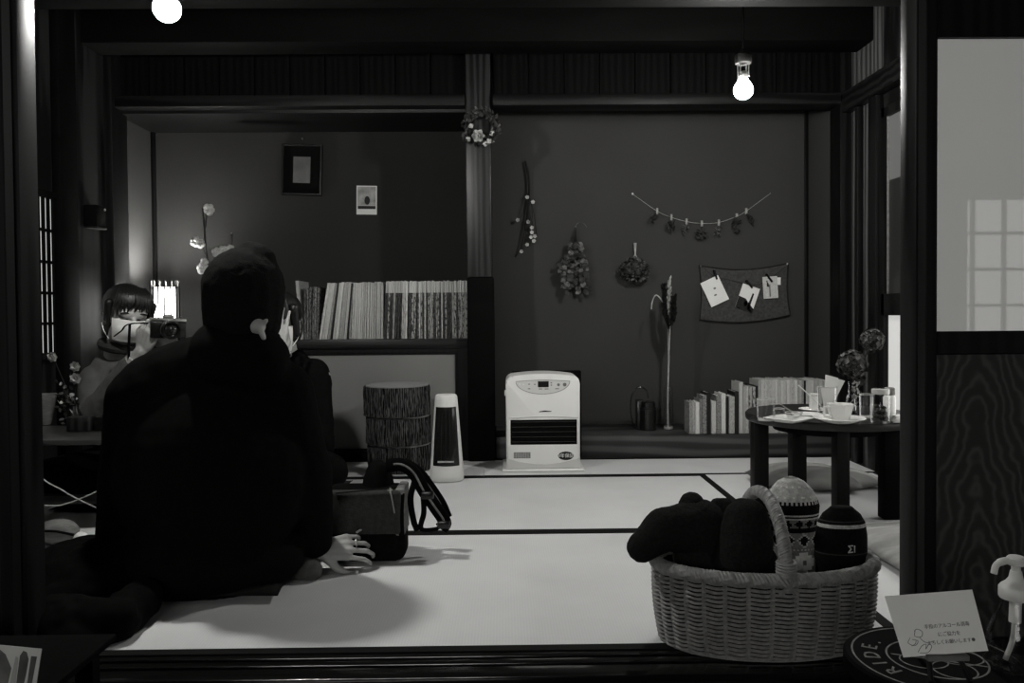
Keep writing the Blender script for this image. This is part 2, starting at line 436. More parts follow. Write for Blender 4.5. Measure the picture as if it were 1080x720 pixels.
# left wall
struct('wall_left', MB().box((-1.98, 1.7, -0.05), (XL-.02, 2.93, 2.5)).box((-1.98, 3.47, -0.05), (XL-.02, 3.97, 2.5)).box((-1.98, 2.93, -0.05), (XL-.02, 3.47, 0.56)).box((-1.98, 2.93, 1.24), (XL-.02, 3.47, 2.5)), WOOD_MID)
struct('trim_10', MB().rbox((-1.97, 3.90, 0), (-1.862, 4.06, 2.3), .005, 2), WOOD)
struct('trim_11', MB().rbox((-1.9, 3.44, 0), (-1.862, 3.58, 2.3), .005, 2).rbox((-1.9, 2.84, 0), (-1.862, 2.94, 2.3), .005, 2), BLACKWOOD)
w1 = structgroup('window_1', (XL-.03, 3.2, 0.57))
MB().box((XL-.030, 2.93, 0.56), (XL-.025, 3.47, 1.24)).build('pane', emit_mat('window_paper_left', 0.55, base=0.2), w1, smooth=False)
lt = MB()
y = 2.952
while y < 3.44:
    lt.box((XL-.022, y, 0.577), (XL-.012, y+.0135, 1.222)); y += 0.037
for z in (0.699, 0.826, 0.955, 1.087): lt.box((XL-.021, 2.94, z-.006), (XL-.009, 3.44, z+.006))
lt.build('lattice', BLACKWOOD, w1, smooth=False)
MB().box((XL-.022, 2.93, 0.55), (XL, 3.44, 0.578)).box((XL-.022, 2.93, 1.222), (XL, 3.44, 1.25)).build('frame', BLACKWOOD, w1, smooth=False)
# right wall with its rails and the sliding window
struct('wall_right_panel', MB().box((XR+.03, 3.60, -0.05), (1.85, 4.06, 2.5)), wave_mat('lit_side_boards', .03, .10, 7, 'Y', rough=.45, spec=.2, dist=5, dscale=1.4, stretch=(1, 1, .1)))  # paler than the rest of the wall; bulb light put into the colour
struct('wall_right', MB().box((XR+.03, 1.7, -0.05), (1.85, 3.60, 0.24)).box((XR+.03, 1.7, 1.62), (1.85, 3.60, 2.5)), WOOD_MID)
struct('trim_12', MB().rbox((1.655, 3.93, 0), (1.72, 4.06, 2.3), .005, 2), WOOD)
struct('trim_13', MB().rbox((1.662, 1.72, 1.69), (1.715, 3.93, 1.785), .004, 2), WOOD_H)
struct('trim_14', MB().rbox((1.675, 3.60, 0.0), (1.72, 3.68, 1.69), .004, 2).rbox((1.68, 3.80, 0.0), (1.715, 3.83, 1.69), .004, 2), WOOD)
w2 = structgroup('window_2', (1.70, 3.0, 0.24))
MB().box((1.712, 1.75, 1.30), (1.716, 3.58, 1.60)).build('reflection_pane', emit_mat('bulb_reflection_right', 0.10, base=0.03, rough=0.3), w2, smooth=False)  # upper glass split in two; its top glows for the bulb's reflection
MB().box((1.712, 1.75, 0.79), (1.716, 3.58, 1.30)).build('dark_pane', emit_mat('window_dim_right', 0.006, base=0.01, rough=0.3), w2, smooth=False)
MB().box((1.704, 3.548, 0.80), (1.711, 3.556, 1.58)).build('lit_edge_strip', GREYCLOTH, w2, smooth=False)  # pale strip put in as the lit edge of the upper glass
MB().box((1.712, 1.75, 0.26), (1.716, 3.20, 0.72)).build('clear_lower_pane', emit_mat('daylight_low_right', 2.2, base=0.25), w2, smooth=False)
MB().box((1.712, 3.20, 0.26), (1.716, 3.58, 0.72)).build('lower_pane', emit_mat('window_paper_right', 0.5, base=0.25), w2, smooth=False)
MB().box((1.69, 3.555, 0.24), (1.722, 3.60, 1.62)).box((1.69, 1.75, 0.705), (1.722, 3.58, 0.80)).box((1.69, 1.75, 0.24), (1.722, 3.58, 0.27)).box((1.69, 1.75, 1.58), (1.722, 3.58, 1.62)).box((1.69, 3.18, 0.24), (1.722, 3.22, 1.62)).build('frame', WOOD, w2, smooth=False)
# front posts and sliding doors
struct('trim_15', MB().rbox((0.859, 1.667, -0.012), (0.900, 1.735, 2.5), .004, 2), WOOD_MID, 'front post beside the sliding door with the wood panel')
struct('trim_16', MB().rbox((-1.030, 1.667, -0.012), (-0.986, 1.735, 2.5), .004, 2), WOOD_MID, 'front post')
struct('wall_front_upper', MB().box((-2.1, 1.61, 1.80), (-1.03, 1.72, 2.5)).box((0.902, 1.61, 1.80), (2.6, 1.72, 2.5)), BLACKWOOD)
def cedar_panel(cx, cz):
    """flat-sawn board: nested pointed arches of grain running into straight lines"""
    m = bpy.data.materials.new('cedar_panel'); m.use_nodes = True; nt = m.node_tree; b = nt.nodes['Principled BSDF']
    b.inputs['Roughness'].default_value = .5; b.inputs['Specular IOR Level'].default_value = .2
    N = nt.nodes.new; L = nt.links.new
    tc = N('ShaderNodeTexCoord'); mp = N('ShaderNodeMapping'); mp.inputs['Location'].default_value = (-cx, 0, -cz); L(tc.outputs['Object'], mp.inputs[0])
    nz = N('ShaderNodeTexNoise'); nz.inputs['Scale'].default_value = 8; nz.inputs['Detail'].default_value = 3; L(mp.outputs[0], nz.inputs['Vector'])
    sp = N('ShaderNodeSeparateXYZ'); L(mp.outputs[0], sp.inputs[0])
    def math_(op, a, c):
        q = N('ShaderNodeMath'); q.operation = op
        for i, v in enumerate((a, c)):
            if v is None: continue
            if isinstance(v, (int, float)): q.inputs[i].default_value = v
            else: L(v, q.inputs[i])
        return q.outputs[0]
    x2 = math_('MULTIPLY', sp.outputs['X'], sp.outputs['X'])
    r = math_('SQRT', math_('ADD', x2, .00025), None)
    f = math_('ADD', math_('MULTIPLY', r, 300.0), math_('MULTIPLY', sp.outputs['Z'], 75.0))
    f = math_('ADD', f, math_('MULTIPLY', nz.outputs['Fac'], 30.0))
    w = math_('ADD', math_('MULTIPLY', math_('SINE', f, None), .5), .5)
    w = math_('POWER', w, 2.2)
    cr = N('ShaderNodeValToRGB'); cr.color_ramp.elements[0].color = g(.026); cr.color_ramp.elements[1].color = g(.062)
    L(w, cr.inputs['Fac']); L(cr.outputs['Color'], b.inputs['Base Color']); return m
PANEL = cedar_panel(-.335, .34)
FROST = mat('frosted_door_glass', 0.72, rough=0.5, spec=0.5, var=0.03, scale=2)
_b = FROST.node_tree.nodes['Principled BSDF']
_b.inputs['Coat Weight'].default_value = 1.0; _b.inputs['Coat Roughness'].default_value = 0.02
_b.inputs['Emission Color'].default_value = (1, 1, .97, 1); _b.inputs['Emission Strength'].default_value = 0.085   # glow added to the glass itself, nothing lights it from behind
d1 = structgroup('door_1', (1.31, 1.65, 0.0))
fx0, fx1 = 0.862, 1.80
MB().rbox((fx0, 1.632, 0.0), (fx0+.024, 1.665, 1.80), .002, 1).rbox((fx1-.03, 1.632, 0.0), (fx1, 1.665, 1.80), .002, 1).rbox((fx0+.024, 1.632, 0.636), (fx1-.03, 1.665, 0.683), .002, 1).rbox((fx0+.024, 1.632, 1.279), (fx1-.03, 1.665, 1.80), .002, 1).rbox((fx0+.024, 1.632, 0.0), (fx1-.03, 1.665, 0.05), .002, 1).build('frame', WOOD, d1)
MB().box((fx0+.02, 1.646, 0.680), (fx1-.02, 1.652, 1.283)).build('pane', FROST, d1, smooth=False)
MB().box((fx0+.02, 1.644, 0.04), (fx1-.02, 1.654, 0.64)).build('wood_panel', PANEL, d1, smooth=False)
d2 = structgroup('door_2', (-1.5, 1.65, 0.0))
MB().rbox((-1.022, 1.632, 0.0), (-0.996, 1.665, 1.80), .002, 1).rbox((-2.0, 1.632, 0.62), (-1.022, 1.665, 0.664), .002, 1).rbox((-2.0, 1.632, 1.05), (-1.022, 1.665, 1.80), .002, 1).rbox((-2.0, 1.632, 0.0), (-1.022, 1.665, 0.05), .002, 1).build('frame', WOOD, d2)
MB().box((-2.0, 1.646, 0.66), (-1.02, 1.652, 1.06)).build('pane', FROST, d2, smooth=False)
MB().box((-2.0, 1.644, 0.04), (-1.02, 1.654, 0.625)).build('wood_panel', WOOD, d2, smooth=False)
# windows behind the camera: one added as front fill, one mirrored in the door
w4 = structgroup('fill_window', (-1.3, -3.17, 0.9))
MB().box((-2.5, -3.19, 0.9), (-0.3, -3.185, 2.1)).build('pane', emit_mat('fill_pane', FILL_L), w4, smooth=False)
fr = MB()
for x in (-2.5, -1.4, -0.3): fr.box((x-.03, -3.19, 0.87), (x+.03, -3.15, 2.13))
for z in (0.9, 2.1): fr.box((-2.53, -3.19, z-.03), (-0.27, -3.15, z+.03))
fr.build('frame', WOOD, w4, smooth=False)
w3 = structgroup('window_3', (4.4, -3.17, 0.4))
MB().box((3.76, -3.19, 0.2), (5.3, -3.185, 1.62)).build('pane', emit_mat('daylight_pane_small', GRID_L), w3, smooth=False)
fr = MB()
for k in range(7): fr.box((3.79+.255*k-.012, -3.19, 0.2), (3.79+.255*k+.012, -3.15, 1.65))
for z in (0.2, 0.48, 0.76, 1.05, 1.34, 1.62): fr.box((3.76, -3.19, z-.012), (5.33, -3.15, z+.012))
fr.build('frame', WOOD, w3, smooth=False)
# ledge of the right alcove
struct('trim_17', MB().rbox((-0.039, 4.0, 0.0), (1.685, YB, 0.112), .004, 2), WOOD_BOARD, 'low wooden ledge of the alcove with the books')

# ================================================================== FURNITURE AND THINGS
# paper-fronted cupboard under the magazines
cb = thing('cupboard', 'low built-in cupboard with pale paper sliding door and dark top carrying the magazines', 'cupboard', (-1.03, 4.2, 0))
MB().rbox((-1.893, 4.005, 0.555), (-0.175, YB-.001, 0.602), .003, 2).build('top_board', WOOD_H, cb)
MB().box((-1.893, 4.04, 0.0), (-0.175, YB-.001, 0.555)).build('body', BLACKWOOD, cb, smooth=False)
MB().box((-0.225, 4.012, 0.0), (-0.176, 4.04, 0.555)).box((-1.893, 4.012, 0.0), (-1.85, 4.04, 0.555)).box((-1.85, 4.012, 0.0), (-0.225, 4.04, 0.045)).box((-1.85, 4.012, 0.535), (-0.225, 4.04, 0.555)).build('frame', WOOD, cb, smooth=False)
for x0, x1, y in ((-1.848, -1.03, 4.030), (-1.05, -0.227, 4.022)):
    dd = MB().box((x0+.012, y, 0.058), (x1-.012, y+.008, 0.523)).build('door', FUSUMA, cb, smooth=False)
    MB().box((x0, y-.002, 0.046), (x0+.012, y+.009, 0.534)).box((x1-.012, y-.002, 0.046), (x1, y+.009, 0.534)).box((x0+.012, y-.002, 0.046), (x1-.012, y+.009, 0.058)).box((x0+.012, y-.002, 0.523), (x1-.012, y+.009, 0.534)).build('door_edge', WOOD, dd, smooth=False)

# pendant bulbs
BULB_R = emit_mat('bulb_glow_right', BULB_RIGHT_L); BULB_Lm = emit_mat('bulb_glow_left', BULB_LEFT_L)
def bulb(px, py, Y, label, m, rad):
    c = P(px, py, Y)
    t = thing('pendant_bulb', label, 'lamp', (c.x, c.y, c.z - rad), group='bare hanging bulbs')
    prof = [(rad*math.sin(PI*k/12), c.z - rad*math.cos(PI*k/12)) for k in range(1, 9)] + [(rad*.62, c.z+rad*.85), (rad*.42, c.z+rad*1.2)]
    T = Matrix.Translation((c.x, c.y, 0))
    MB().lathe(prof, 20, T).build('glass_bulb', m, t)
    z0 = c.z + rad*1.2
    MB().lathe([(.014, z0), (.016, z0+.004), (.016, z0+.022), (.014, z0+.026)], 16, T).build('screw_base', METAL, t)
    so = MB()
    for k in range(4):
        a = PI/4 + k*PI/2
        so.tube([(c.x+.022*math.cos(a), c.y+.022*math.sin(a), z0+.004), (c.x+.022*math.cos(a), c.y+.022*math.sin(a), z0+.06)], .0025, 6)
    so.build('socket_rod', METAL, t)
    MB().lathe([(.028, z0+.055), (.03, z0+.06), (.03, z0+.085), (.012, z0+.10), (.006, z0+.11)], 20, T).build('socket', IRON, t)
    MB().tube([(c.x, c.y, z0+.105), (c.x, c.y, 2.5)], .004, 8).build('cord', BLACKPL, t)
    return t
bulb(784, 95, 2.95, 'bare glowing bulb hanging before the plain dark wall with dried flowers', BULB_R, 0.034)
bulb(176, 9, 2.20, 'bare glowing bulb hanging over the people at the low table', BULB_Lm, 0.036)

# stick lantern on the cupboard
c = P(175, 356, 4.16); zb = 0.603
ln = thing('stick_lantern', 'glowing paper lantern caged in thin upright sticks beside the corner strip', 'lamp', (c.x, c.y, zb))
T = Matrix.Translation((c.x, c.y, 0))
MB().lathe([(.052, zb+.02), (.052, zb+.27), (.0505, zb+.27), (.0505, zb+.02)], 24, T, capb=False, capt=False).build('paper_shade', emit_mat('lantern_paper', LANTERN_L), ln)
MB().lathe([(.006, zb+.018), (.010, zb+.17), (.018, zb+.20), (.021, zb+.225), (.018, zb+.245), (.006, zb+.255)], 16, T).build('lamp_bulb', emit_mat('lantern_bulb', LANTERN_BULB_L), ln)
MB().lathe([(.07, zb), (.07, zb+.018)], 24, T).build('base', WOOD, ln)
for k in range(14):
    a = 2*PI*k/14 + .1
    x, y = c.x+.068*math.cos(a), c.y+.068*math.sin(a)
    MB().tube([(x, y, zb+.015), (x + random.uniform(-.002, .002), y, zb+.305)], .0042, 6).build('stick', TWIG, ln)
for z in (.265, .06): MB().tube([(c.x+.063*math.cos(2*PI*k/24), c.y+.063*math.sin(2*PI*k/24), zb+z) for k in range(25)], .003, 6).build('ring', TWIG, ln)

# ---- magazines on the cupboard top
def spine_mat(name, base, text=0.0, band=None, sc=120, dark=0.01):
    """printed spine: base tone with mottled print and, if asked, a pale band near the top (local z over 0.235)"""
    m = bpy.data.materials.new(name); m.use_nodes = True; nt = m.node_tree; b = nt.nodes['Principled BSDF']
    b.inputs['Roughness'].default_value = .55; b.inputs['Specular IOR Level'].default_value = .2
    tc = nt.nodes.new('ShaderNodeTexCoord'); mp = nt.nodes.new('ShaderNodeMapping'); mp.inputs['Scale'].default_value = (1.6, .2, .55)
    oi = nt.nodes.new('ShaderNodeObjectInfo'); ad = nt.nodes.new('ShaderNodeVectorMath'); ad.operation = 'ADD'
    nt.links.new(tc.outputs['Object'], ad.inputs[0]); nt.links.new(oi.outputs['Random'], ad.inputs[1]); nt.links.new(ad.outputs[0], mp.inputs[0])
    n = nt.nodes.new('ShaderNodeTexNoise'); n.inputs['Scale'].default_value = sc; n.inputs['Detail'].default_value = 2
    nt.links.new(mp.outputs[0], n.inputs['Vector'])
    cr = nt.nodes.new('ShaderNodeValToRGB'); cr.color_ramp.elements[0].position = .42; cr.color_ramp.elements[1].position = .56
    cr.color_ramp.elements[0].color = g(base*(1-text)+dark*text); cr.color_ramp.elements[1].color = g(base)
    nt.links.new(n.outputs['Fac'], cr.inputs['Fac'])
    out = cr.outputs['Color']
    if band is not None:
        sx = nt.nodes.new('ShaderNodeSeparateXYZ'); nt.links.new(tc.outputs['Object'], sx.inputs[0])
        gt = nt.nodes.new('ShaderNodeMath'); gt.operation = 'GREATER_THAN'; gt.inputs[1].default_value = band[0]
        nt.links.new(sx.outputs['Z'], gt.inputs[0])
        mx = nt.nodes.new('ShaderNodeMix'); mx.data_type = 'RGBA'; nt.links.new(gt.outputs[0], mx.inputs['Factor'])
        nt.links.new(out, mx.inputs['A']); mx.inputs['B'].default_value = g(band[1]); out = mx.outputs['Result']
    vr = nt.nodes.new('ShaderNodeMapRange'); vr.inputs['To Min'].default_value = .62; vr.inputs['To Max'].default_value = 1.12
    nt.links.new(oi.outputs['Random'], vr.inputs['Value'])
    ml = nt.nodes.new('ShaderNodeMix'); ml.data_type = 'RGBA'; ml.blend_type = 'MULTIPLY'; ml.inputs['Factor'].default_value = 1.0
    nt.links.new(out, ml.inputs['A']); nt.links.new(vr.outputs['Result'], ml.inputs['B'])
    nt.links.new(ml.outputs['Result'], b.inputs['Base Color']); return m
S_WHITE = spine_mat('spine_white', .50, .12); S_PALE = spine_mat('spine_pale', .42, .25)
S_TEXTDARK = spine_mat('spine_dark_lettered', .22, .93, sc=170)
S_BLACK = spine_mat('spine_black', .012, 0)
S_MOTD = spine_mat('spine_mottled_dark_band', .06, .9, (.232, .45), 90)
S_MOTM = spine_mat('spine_mottled_mid_band', .34, .95, (.232, .48), 110)
S_MOTP = spine_mat('spine_pale_band', .46, .35, (.232, .50), 90)
S_GREY = spine_mat('spine_grey', .18, .5)
ZS = 0.6025
def magazine(px0, px1, tops, m, lean, label, depth=.21):
    a = P(px0, 357, 4.085); b_ = P(px1, 357, 4.085)
    w = max(b_.x - a.x - .0019, .003); h = tops
    sh = lean
    mb = MB(); y0 = 4.082 + random.uniform(0, .016)
    v = [(0,0,0),(w,0,0),(w,depth,0),(0,depth,0),(sh,0,h),(w+sh,0,h),(w+sh,depth,h),(sh,depth,h)]
    mb._add([Vector((a.x+p[0], y0+p[1], ZS+p[2])) for p in v], ((0,3,2,1),(4,5,6,7),(0,1,5,4),(1,2,6,5),(2,3,7,6),(3,0,4,7)))
    o = mb.build('magazine', m, None, loc=(a.x+w/2, y0, ZS), smooth=False)
    return tag(o, label, 'magazine', 'magazines on the cupboard top')
mags = []
mags.append((317, 320.5, .297, S_WHITE, -.022, 'tall white'))
x = 320.7
for k in range(6): mags.append((x, x+2.5, .262+random.uniform(-.003,.003), S_TEXTDARK, .0 + .002*k, 'short dark lettered')); x += 2.6
seq = ['w','w','w','p','k','w','w','p','w','w','k']
for k, s in enumerate(seq):
    w = {'w': 2.9, 'p': 2.6, 'k': 2.2}[s]
    mags.append((x, x+w, .286+random.uniform(-.004,.003), {'w': S_WHITE, 'p': S_PALE, 'k': S_BLACK}[s], .047-.002*k, {'w': 'leaning white', 'p': 'leaning pale lettered', 'k': 'leaning black'}[s])); x += w+.15
x = max(x, 367)
k = 0
while x < 403:
    w = random.choice((2.0, 2.4, 2.8)); m = S_WHITE if random.random() < .6 else S_PALE
    mags.append((x, x+w, .285+random.uniform(-.002,.004), m, max(.016-.0008*k, .002), 'upright thin white' if m is S_WHITE else 'upright thin pale lettered')); x += w+.12; k += 1
while x < 494:
    w = random.choice((1.5, 1.8, 2.1, 2.5)); m = random.choice((S_MOTD, S_MOTD, S_MOTM, S_MOTM, S_MOTP, S_MOTP, S_BLACK))
    if m is S_BLACK: m = S_MOTD
    if x + w > 495.5: break
    lean = max(0.0, .016 - .0003*(x-403))
    mags.append((x, x+w, .290+random.uniform(-.002,.003), m, lean, {S_MOTD: 'dark mottled pale-topped', S_MOTM: 'grey mottled pale-topped', S_MOTP: 'pale banded'}[m])); x += w+.1
for i, (a, b_, h, m, ln_, d) in enumerate(mags):
    magazine(a, b_, h, m, ln_, '%s magazine, %s along the cupboard row from the lantern' % (d, ordinal(i+1)))

# ---- books on the ledge of the right alcove
ZL = 0.1125
S_BK = {'w': spine_mat('book_white', .52, .10), 'p': spine_mat('book_pale', .44, .3, sc=150), 'g': spine_mat('book_grey', .17, .3), 't': spine_mat('book_textured', .26, .7, sc=200), 'd': spine_mat('book_dark', .015, .1), 'm': spine_mat('book_marked', .42, .85, sc=70)}
BK = {'w': 'white', 'p': 'pale lettered', 'g': 'grey', 't': 'grey textured', 'd': 'dark', 'm': 'marked pale'}
bl = [(727.3,730.2,424,'p'),(730.4,733.6,424,'p'),(733.8,738,424,'w'),(738.2,741,421,'g'),(741.2,745.6,417,'t'),(745.8,749.6,414,'d'),(750.4,755.6,423,'w'),(755.8,760.6,417,'t'),(760.9,765.8,415,'w'),(766,768.6,419,'d'),(769,775,418,'p'),(775.3,779.6,413,'d'),(779.9,784,403,'w'),(784.3,787,407,'w'),(787.2,790,407,'p'),(790.3,793.3,408,'m'),(793.5,797,408,'m'),(797.2,799.6,407,'d')]
x = 800.0
while x < 872:
    w = random.choice((2.2, 2.6, 3.0)); s = random.choice('wwwp')
    if 846 < x < 849: s = 'd'; w = 1.8
    bl.append((x, x+w, 401 + random.uniform(-1, .6), s)); x += w + .15
for i, (a, b_, ty, s) in enumerate(bl):
    A = P(a, 461, 4.03); B = P(b_, 461, 4.03); h = P(a, ty, 4.03).z - ZL
    w = B.x - A.x; dep = .13 + .25*(h-.2) + random.uniform(-.01, .01); y0 = 4.03 + random.uniform(0, .006)
    lab = '%s book, %s on the ledge from the bottle vase' % (BK[s], ordinal(i+1))
    if w > .013 :
        t = thing('book', lab, 'book', ((A.x+B.x)/2, y0, ZL), 'books on the alcove ledge')
        cv = .0022
        MB().rbox((A.x, y0, ZL), (A.x+cv, y0+dep, ZL+h), .0006, 1).rbox((B.x-cv, y0, ZL), (B.x, y0+dep, ZL+h), .0006, 1).rbox((A.x, y0, ZL), (B.x, y0+.003, ZL+h), .001, 1).build('cover', S_BK[s], t)
        MB().box((A.x+cv, y0+.003, ZL+.003), (B.x-cv, y0+dep-.004, ZL+h-.004)).build('page_block', PAPER, t, smooth=False)
    else:
        o = MB().rbox((A.x, y0, ZL), (B.x, y0+dep+.03, ZL+h), .0008, 1).build('book', S_BK[s], None, loc=((A.x+B.x)/2, y0, ZL))
        tag(o, lab, 'book', 'books on the alcove ledge')

# ---- kerosene fan heater
YH = 3.69
def H(px, py, Y=YH): return P(px, py, Y)
hc = H(573, 470); xc = hc.x; hw = (H(612, 470).x - H(534, 470).x)/2; ht = H(573, 394).z
fh = thing('fan_heater', 'white kerosene fan heater with black louvred outlet standing against the centre post', 'heater', (xc, YH+.12, 0.001))
def outline(w, z0, z1, r, arch):
    pts = [(-w, z0), (w, z0)]
    for k in range(9):
        a = PI/2*k/8; pts.append((w - r + r*math.cos(a), z1 - arch - r + r*math.sin(a)))
    for k in range(1, 12): t = -1 + 2*k/12; pts.append((-t*(w-r), z1 - arch*t*t))
    for k in range(9):
        a = PI/2 + PI/2*k/8; pts.append((-w + r + r*math.cos(a), z1 - arch - r + r*math.sin(a)))
    return pts
t = bmesh.new(); u = MB.__new__(MB); u.bm = t
u.prism([(xc+x, z) for x, z in outline(hw, .014, ht, .034, .010)], YH, YH+.20)
es = [e for e in t.edges if all(abs(v.co.y - YH) < 1e-5 for v in e.verts)]
bmesh.ops.bevel(t, geom=es, offset=.014, segments=4, profile=.5, affect='EDGES', clamp_overlap=True)
MB().merge(t).build('body', WHITE, fh, auto=50)
MB().rbox((xc-hw+.03, YH+.20, .03), (xc+hw+.026, YH+.245, ht-.002), .006, 2).build('rear_frame', BLACK, fh)
MB().rbox((xc-hw-.018, YH-.022, .001), (xc+hw+.018, YH+.25, .012), .005, 3).build('base_tray', WHITE, fh)
v0, v1 = H(538.5, 469), H(608.5, 442)
vent = MB().rbox((v0.x, YH-.0015, v0.z), (v1.x, YH+.003, v1.z), .0012, 1).build('air_outlet', BLACK, fh)
lv = MB()
for k in range(5):
    z = v0.z + (v1.z - v0.z)*(k+.35)/5
    lv.box((v0.x+.006, -.004, -.0052), (v1.x-.006, .003, -.0038), Matrix.Translation((0, YH-.002, z+.01)) @ Matrix.Rotation(R(25), 4, 'X'))
lv.build('louvre', CHAR, vent, smooth=False)
MB().tube([(v0.x-.004, YH-.001, v1.z+.008)] + [(v0.x + (v1.x-v0.x)*k/10, YH-.001, v1.z+.010+.005*math.sin(PI*k/10)) for k in range(11)] + [(v1.x+.004, YH-.001, v1.z+.008)], .003, 8).build('outlet_lip', CREAM, fh)
# control panel
pc = H(572.5, 402); pw = (H(601, 402).x - H(544, 402).x)/2
poly = [(pc.x - pw*math.cos(PI*k/24)*-1, pc.z - .058*math.sin(PI*k/24)) for k in range(25)]
poly += [(pc.x - pw + 2*pw*k/8 * 1.0, pc.z + .006*math.sin(PI*k/8)) for k in range(1, 8)]
PG = mat('panel_grey', .58, .4, .3, .02)
cp = MB().prism(poly[::-1], YH-.0012, YH+.002).build('control_panel', PG, fh)
rim = [Vector((x, YH-.001, z)) for x, z in poly] + [Vector((poly[0][0], YH-.001, poly[0][1]))]
MB().tube(rim, .0013, 6).build('panel_rim', GREYP, cp)
a, b_ = H(567.3, 408.2), H(578.7, 401.8)
MB().rbox((a.x, YH-.003, a.z), (b_.x, YH, b_.z), .001, 1).build('display', BLACKPL, cp)
for px, py, r in ((589, 405.5, .0065), (595.5, 405.3, .0085)):
    q = H(px, py); MB().lathe([(r, 0), (r, .003), (r*.8, .0042)], 16, Matrix.Translation((q.x, YH-.001, q.z)) @ Matrix.Rotation(R(90), 4, 'X')).build('knob_button', GREYP, cp)
for px, py in ((548, 405), (552, 405.3), (558, 405), (564, 405.2), (581.5, 403.5), (581.5, 406)):
    q = H(px, py); MB().rbox((q.x-.0035, YH-.003, q.z-.0025), (q.x+.0035, YH, q.z+.0025), .001, 1).build('button', GREYP if px > 555 else PAPER, cp)
for px, py, w in ((570, 410, .008), (576.5, 410, .009), (587.5, 409.8, .009), (558, 409.8, .006)):
    q = H(px, py); MB().rbox((q.x-w, YH-.0022, q.z-.002), (q.x+w, YH, q.z+.002), .0006, 1).build('button', GREYP, cp)
q = H(575, 433.8)
MB().prism([(q.x-.030, q.z-.003), (q.x+.026, q.z-.001), (q.x+.030, q.z+.002), (q.x-.004, q.z+.0045), (q.x-.026, q.z+.001)], YH-.001, YH+.001).build('maker_badge', DARKP, fh)
a, b_ = H(541.8, 483.2), H(559.5, 476.6)
stk = MB().box((a.x, YH-.0008, a.z), (b_.x, YH+.001, b_.z)).build('sticker', mat('sticker_grey', .3, .6, .2, .1), fh, smooth=False)
sl = MB()
for k in range(3):
    zz = a.z + (b_.z-a.z)*(k+.35)/3
    for j in range(7):
        xx = a.x + (b_.x-a.x)*(j+.15)/7
        sl.box((xx, YH-.0014, zz-.002), (xx+.008, YH-.0004, zz+.004+.001*(j % 2)))
sl.build('sticker_print', GREYP, stk, smooth=False)
q = H(596.8, 480.5)
ov = MB().lathe([(.036, 0), (.036, .0016)], 32, Matrix.Translation((q.x, YH+.001, q.z)) @ Matrix.Rotation(R(90), 4, 'X'), sy=.55).build('oval_badge', DARKP, fh)
MB().merge(text_bm('3年保証', .021, .0004), Matrix.Translation((q.x, YH-.0012, q.z)) @ FRONT).build('badge_lettering', PAPER, ov, smooth=False)
arc = [(xc-hw+.002, .014)] + [(xc + (hw-.002)*(-1+2*k/16), .062 - .030*(1-(-1+2*k/16)**2)) for k in range(17)] + [(xc+hw-.002, .014)]
MB().prism(arc, YH-.003, YH+.002).build('skirt', mat('skirt_grey', .5, .45, .3, .02), fh)
q = H(533, 414); MB().rbox((q.x-.004, YH+.05, q.z-.02), (q.x+.012, YH+.08, q.z+.006), .003, 2).build('side_latch', WHITE, fh)

# ---- white tower heater
b0 = PZ(470.5, 509.5); tx, ty = b0.x, b0.y + .055
R0, R1, HT, SY = .0745, .049, .378, .78
def trad(z): return R0 + (R1 - R0)*min(1, max(0, (z-.03)/(HT-.05)))
prof = [(R0*.55, .001), (R0*.9, .003), (R0*.985, .012), (R0, .03)] + [(trad(z), z) for z in (.1, .18, .26, .32, HT-.025)] + [(R1*.985, HT-.012), (R1*.92, HT-.004), (R1*.78, HT), (R1*.2, HT+.001)]
th = thing('tower_heater', 'small white tapered tower heater with dark glass front beside the log stools', 'heater', (tx, ty, 0.001))
T = Matrix.Translation((tx, ty, 0))
MB().lathe(prof, 40, T, sy=SY).build('body', CREAM, th)
def tpatch(mb, za, zb, fa, fb, off, n=10, m=10):
    vs = []
    for i in range(m+1):
        z = za + (zb-za)*i/m; fr = fa + (fb-fa)*i/m; r = trad(z)
        for j in range(n+1):
            x = r*fr*(-1+2*j/n)
            vs.append(Vector((tx+x, ty - math.sqrt(max(0, 1-(x/r)**2))*r*SY - off, z)))
    k = (n+1)*(m+1); vs += [v + Vector((0, off*1.6, 0)) for v in vs]
    fs = []
    for i in range(m):
        for j in range(n):
            q = (i*(n+1)+j, i*(n+1)+j+1, (i+1)*(n+1)+j+1, (i+1)*(n+1)+j); fs += [q, tuple(p+k for p in q[::-1])]
    bd = [i for i in range(n+1)] + [i*(n+1)+n for i in range(1, m+1)] + [m*(n+1)+j for j in range(n-1, -1, -1)] + [i*(n+1) for i in range(m-1, 0, -1)]
    for i in range(len(bd)): a, b = bd[i], bd[(i+1) % len(bd)]; fs.append((a, b, b+k, a+k))
    mb._add(vs, fs); return mb
tpatch(MB(), .073, .325, .80, .84, .0015).build('front_frame', BLACKPL, th)
tpatch(MB(), .084, .318, .66, .70, .0028).build('front_glass', mat('heater_glass', .012, .08, .6, .3), th)
el = MB()
for dx in (-.02, .0, .02): el.tube([(tx+dx, ty-.0615, .10), (tx+dx*.75, ty-.045, .30)], .0016, 6)
el.build('guard_wire', IRON, th)
MB().rbox((tx-.035, ty-.0635, .090), (tx+.035, ty-.0605, .098), .001, 1).build('lower_bar', METAL, th)

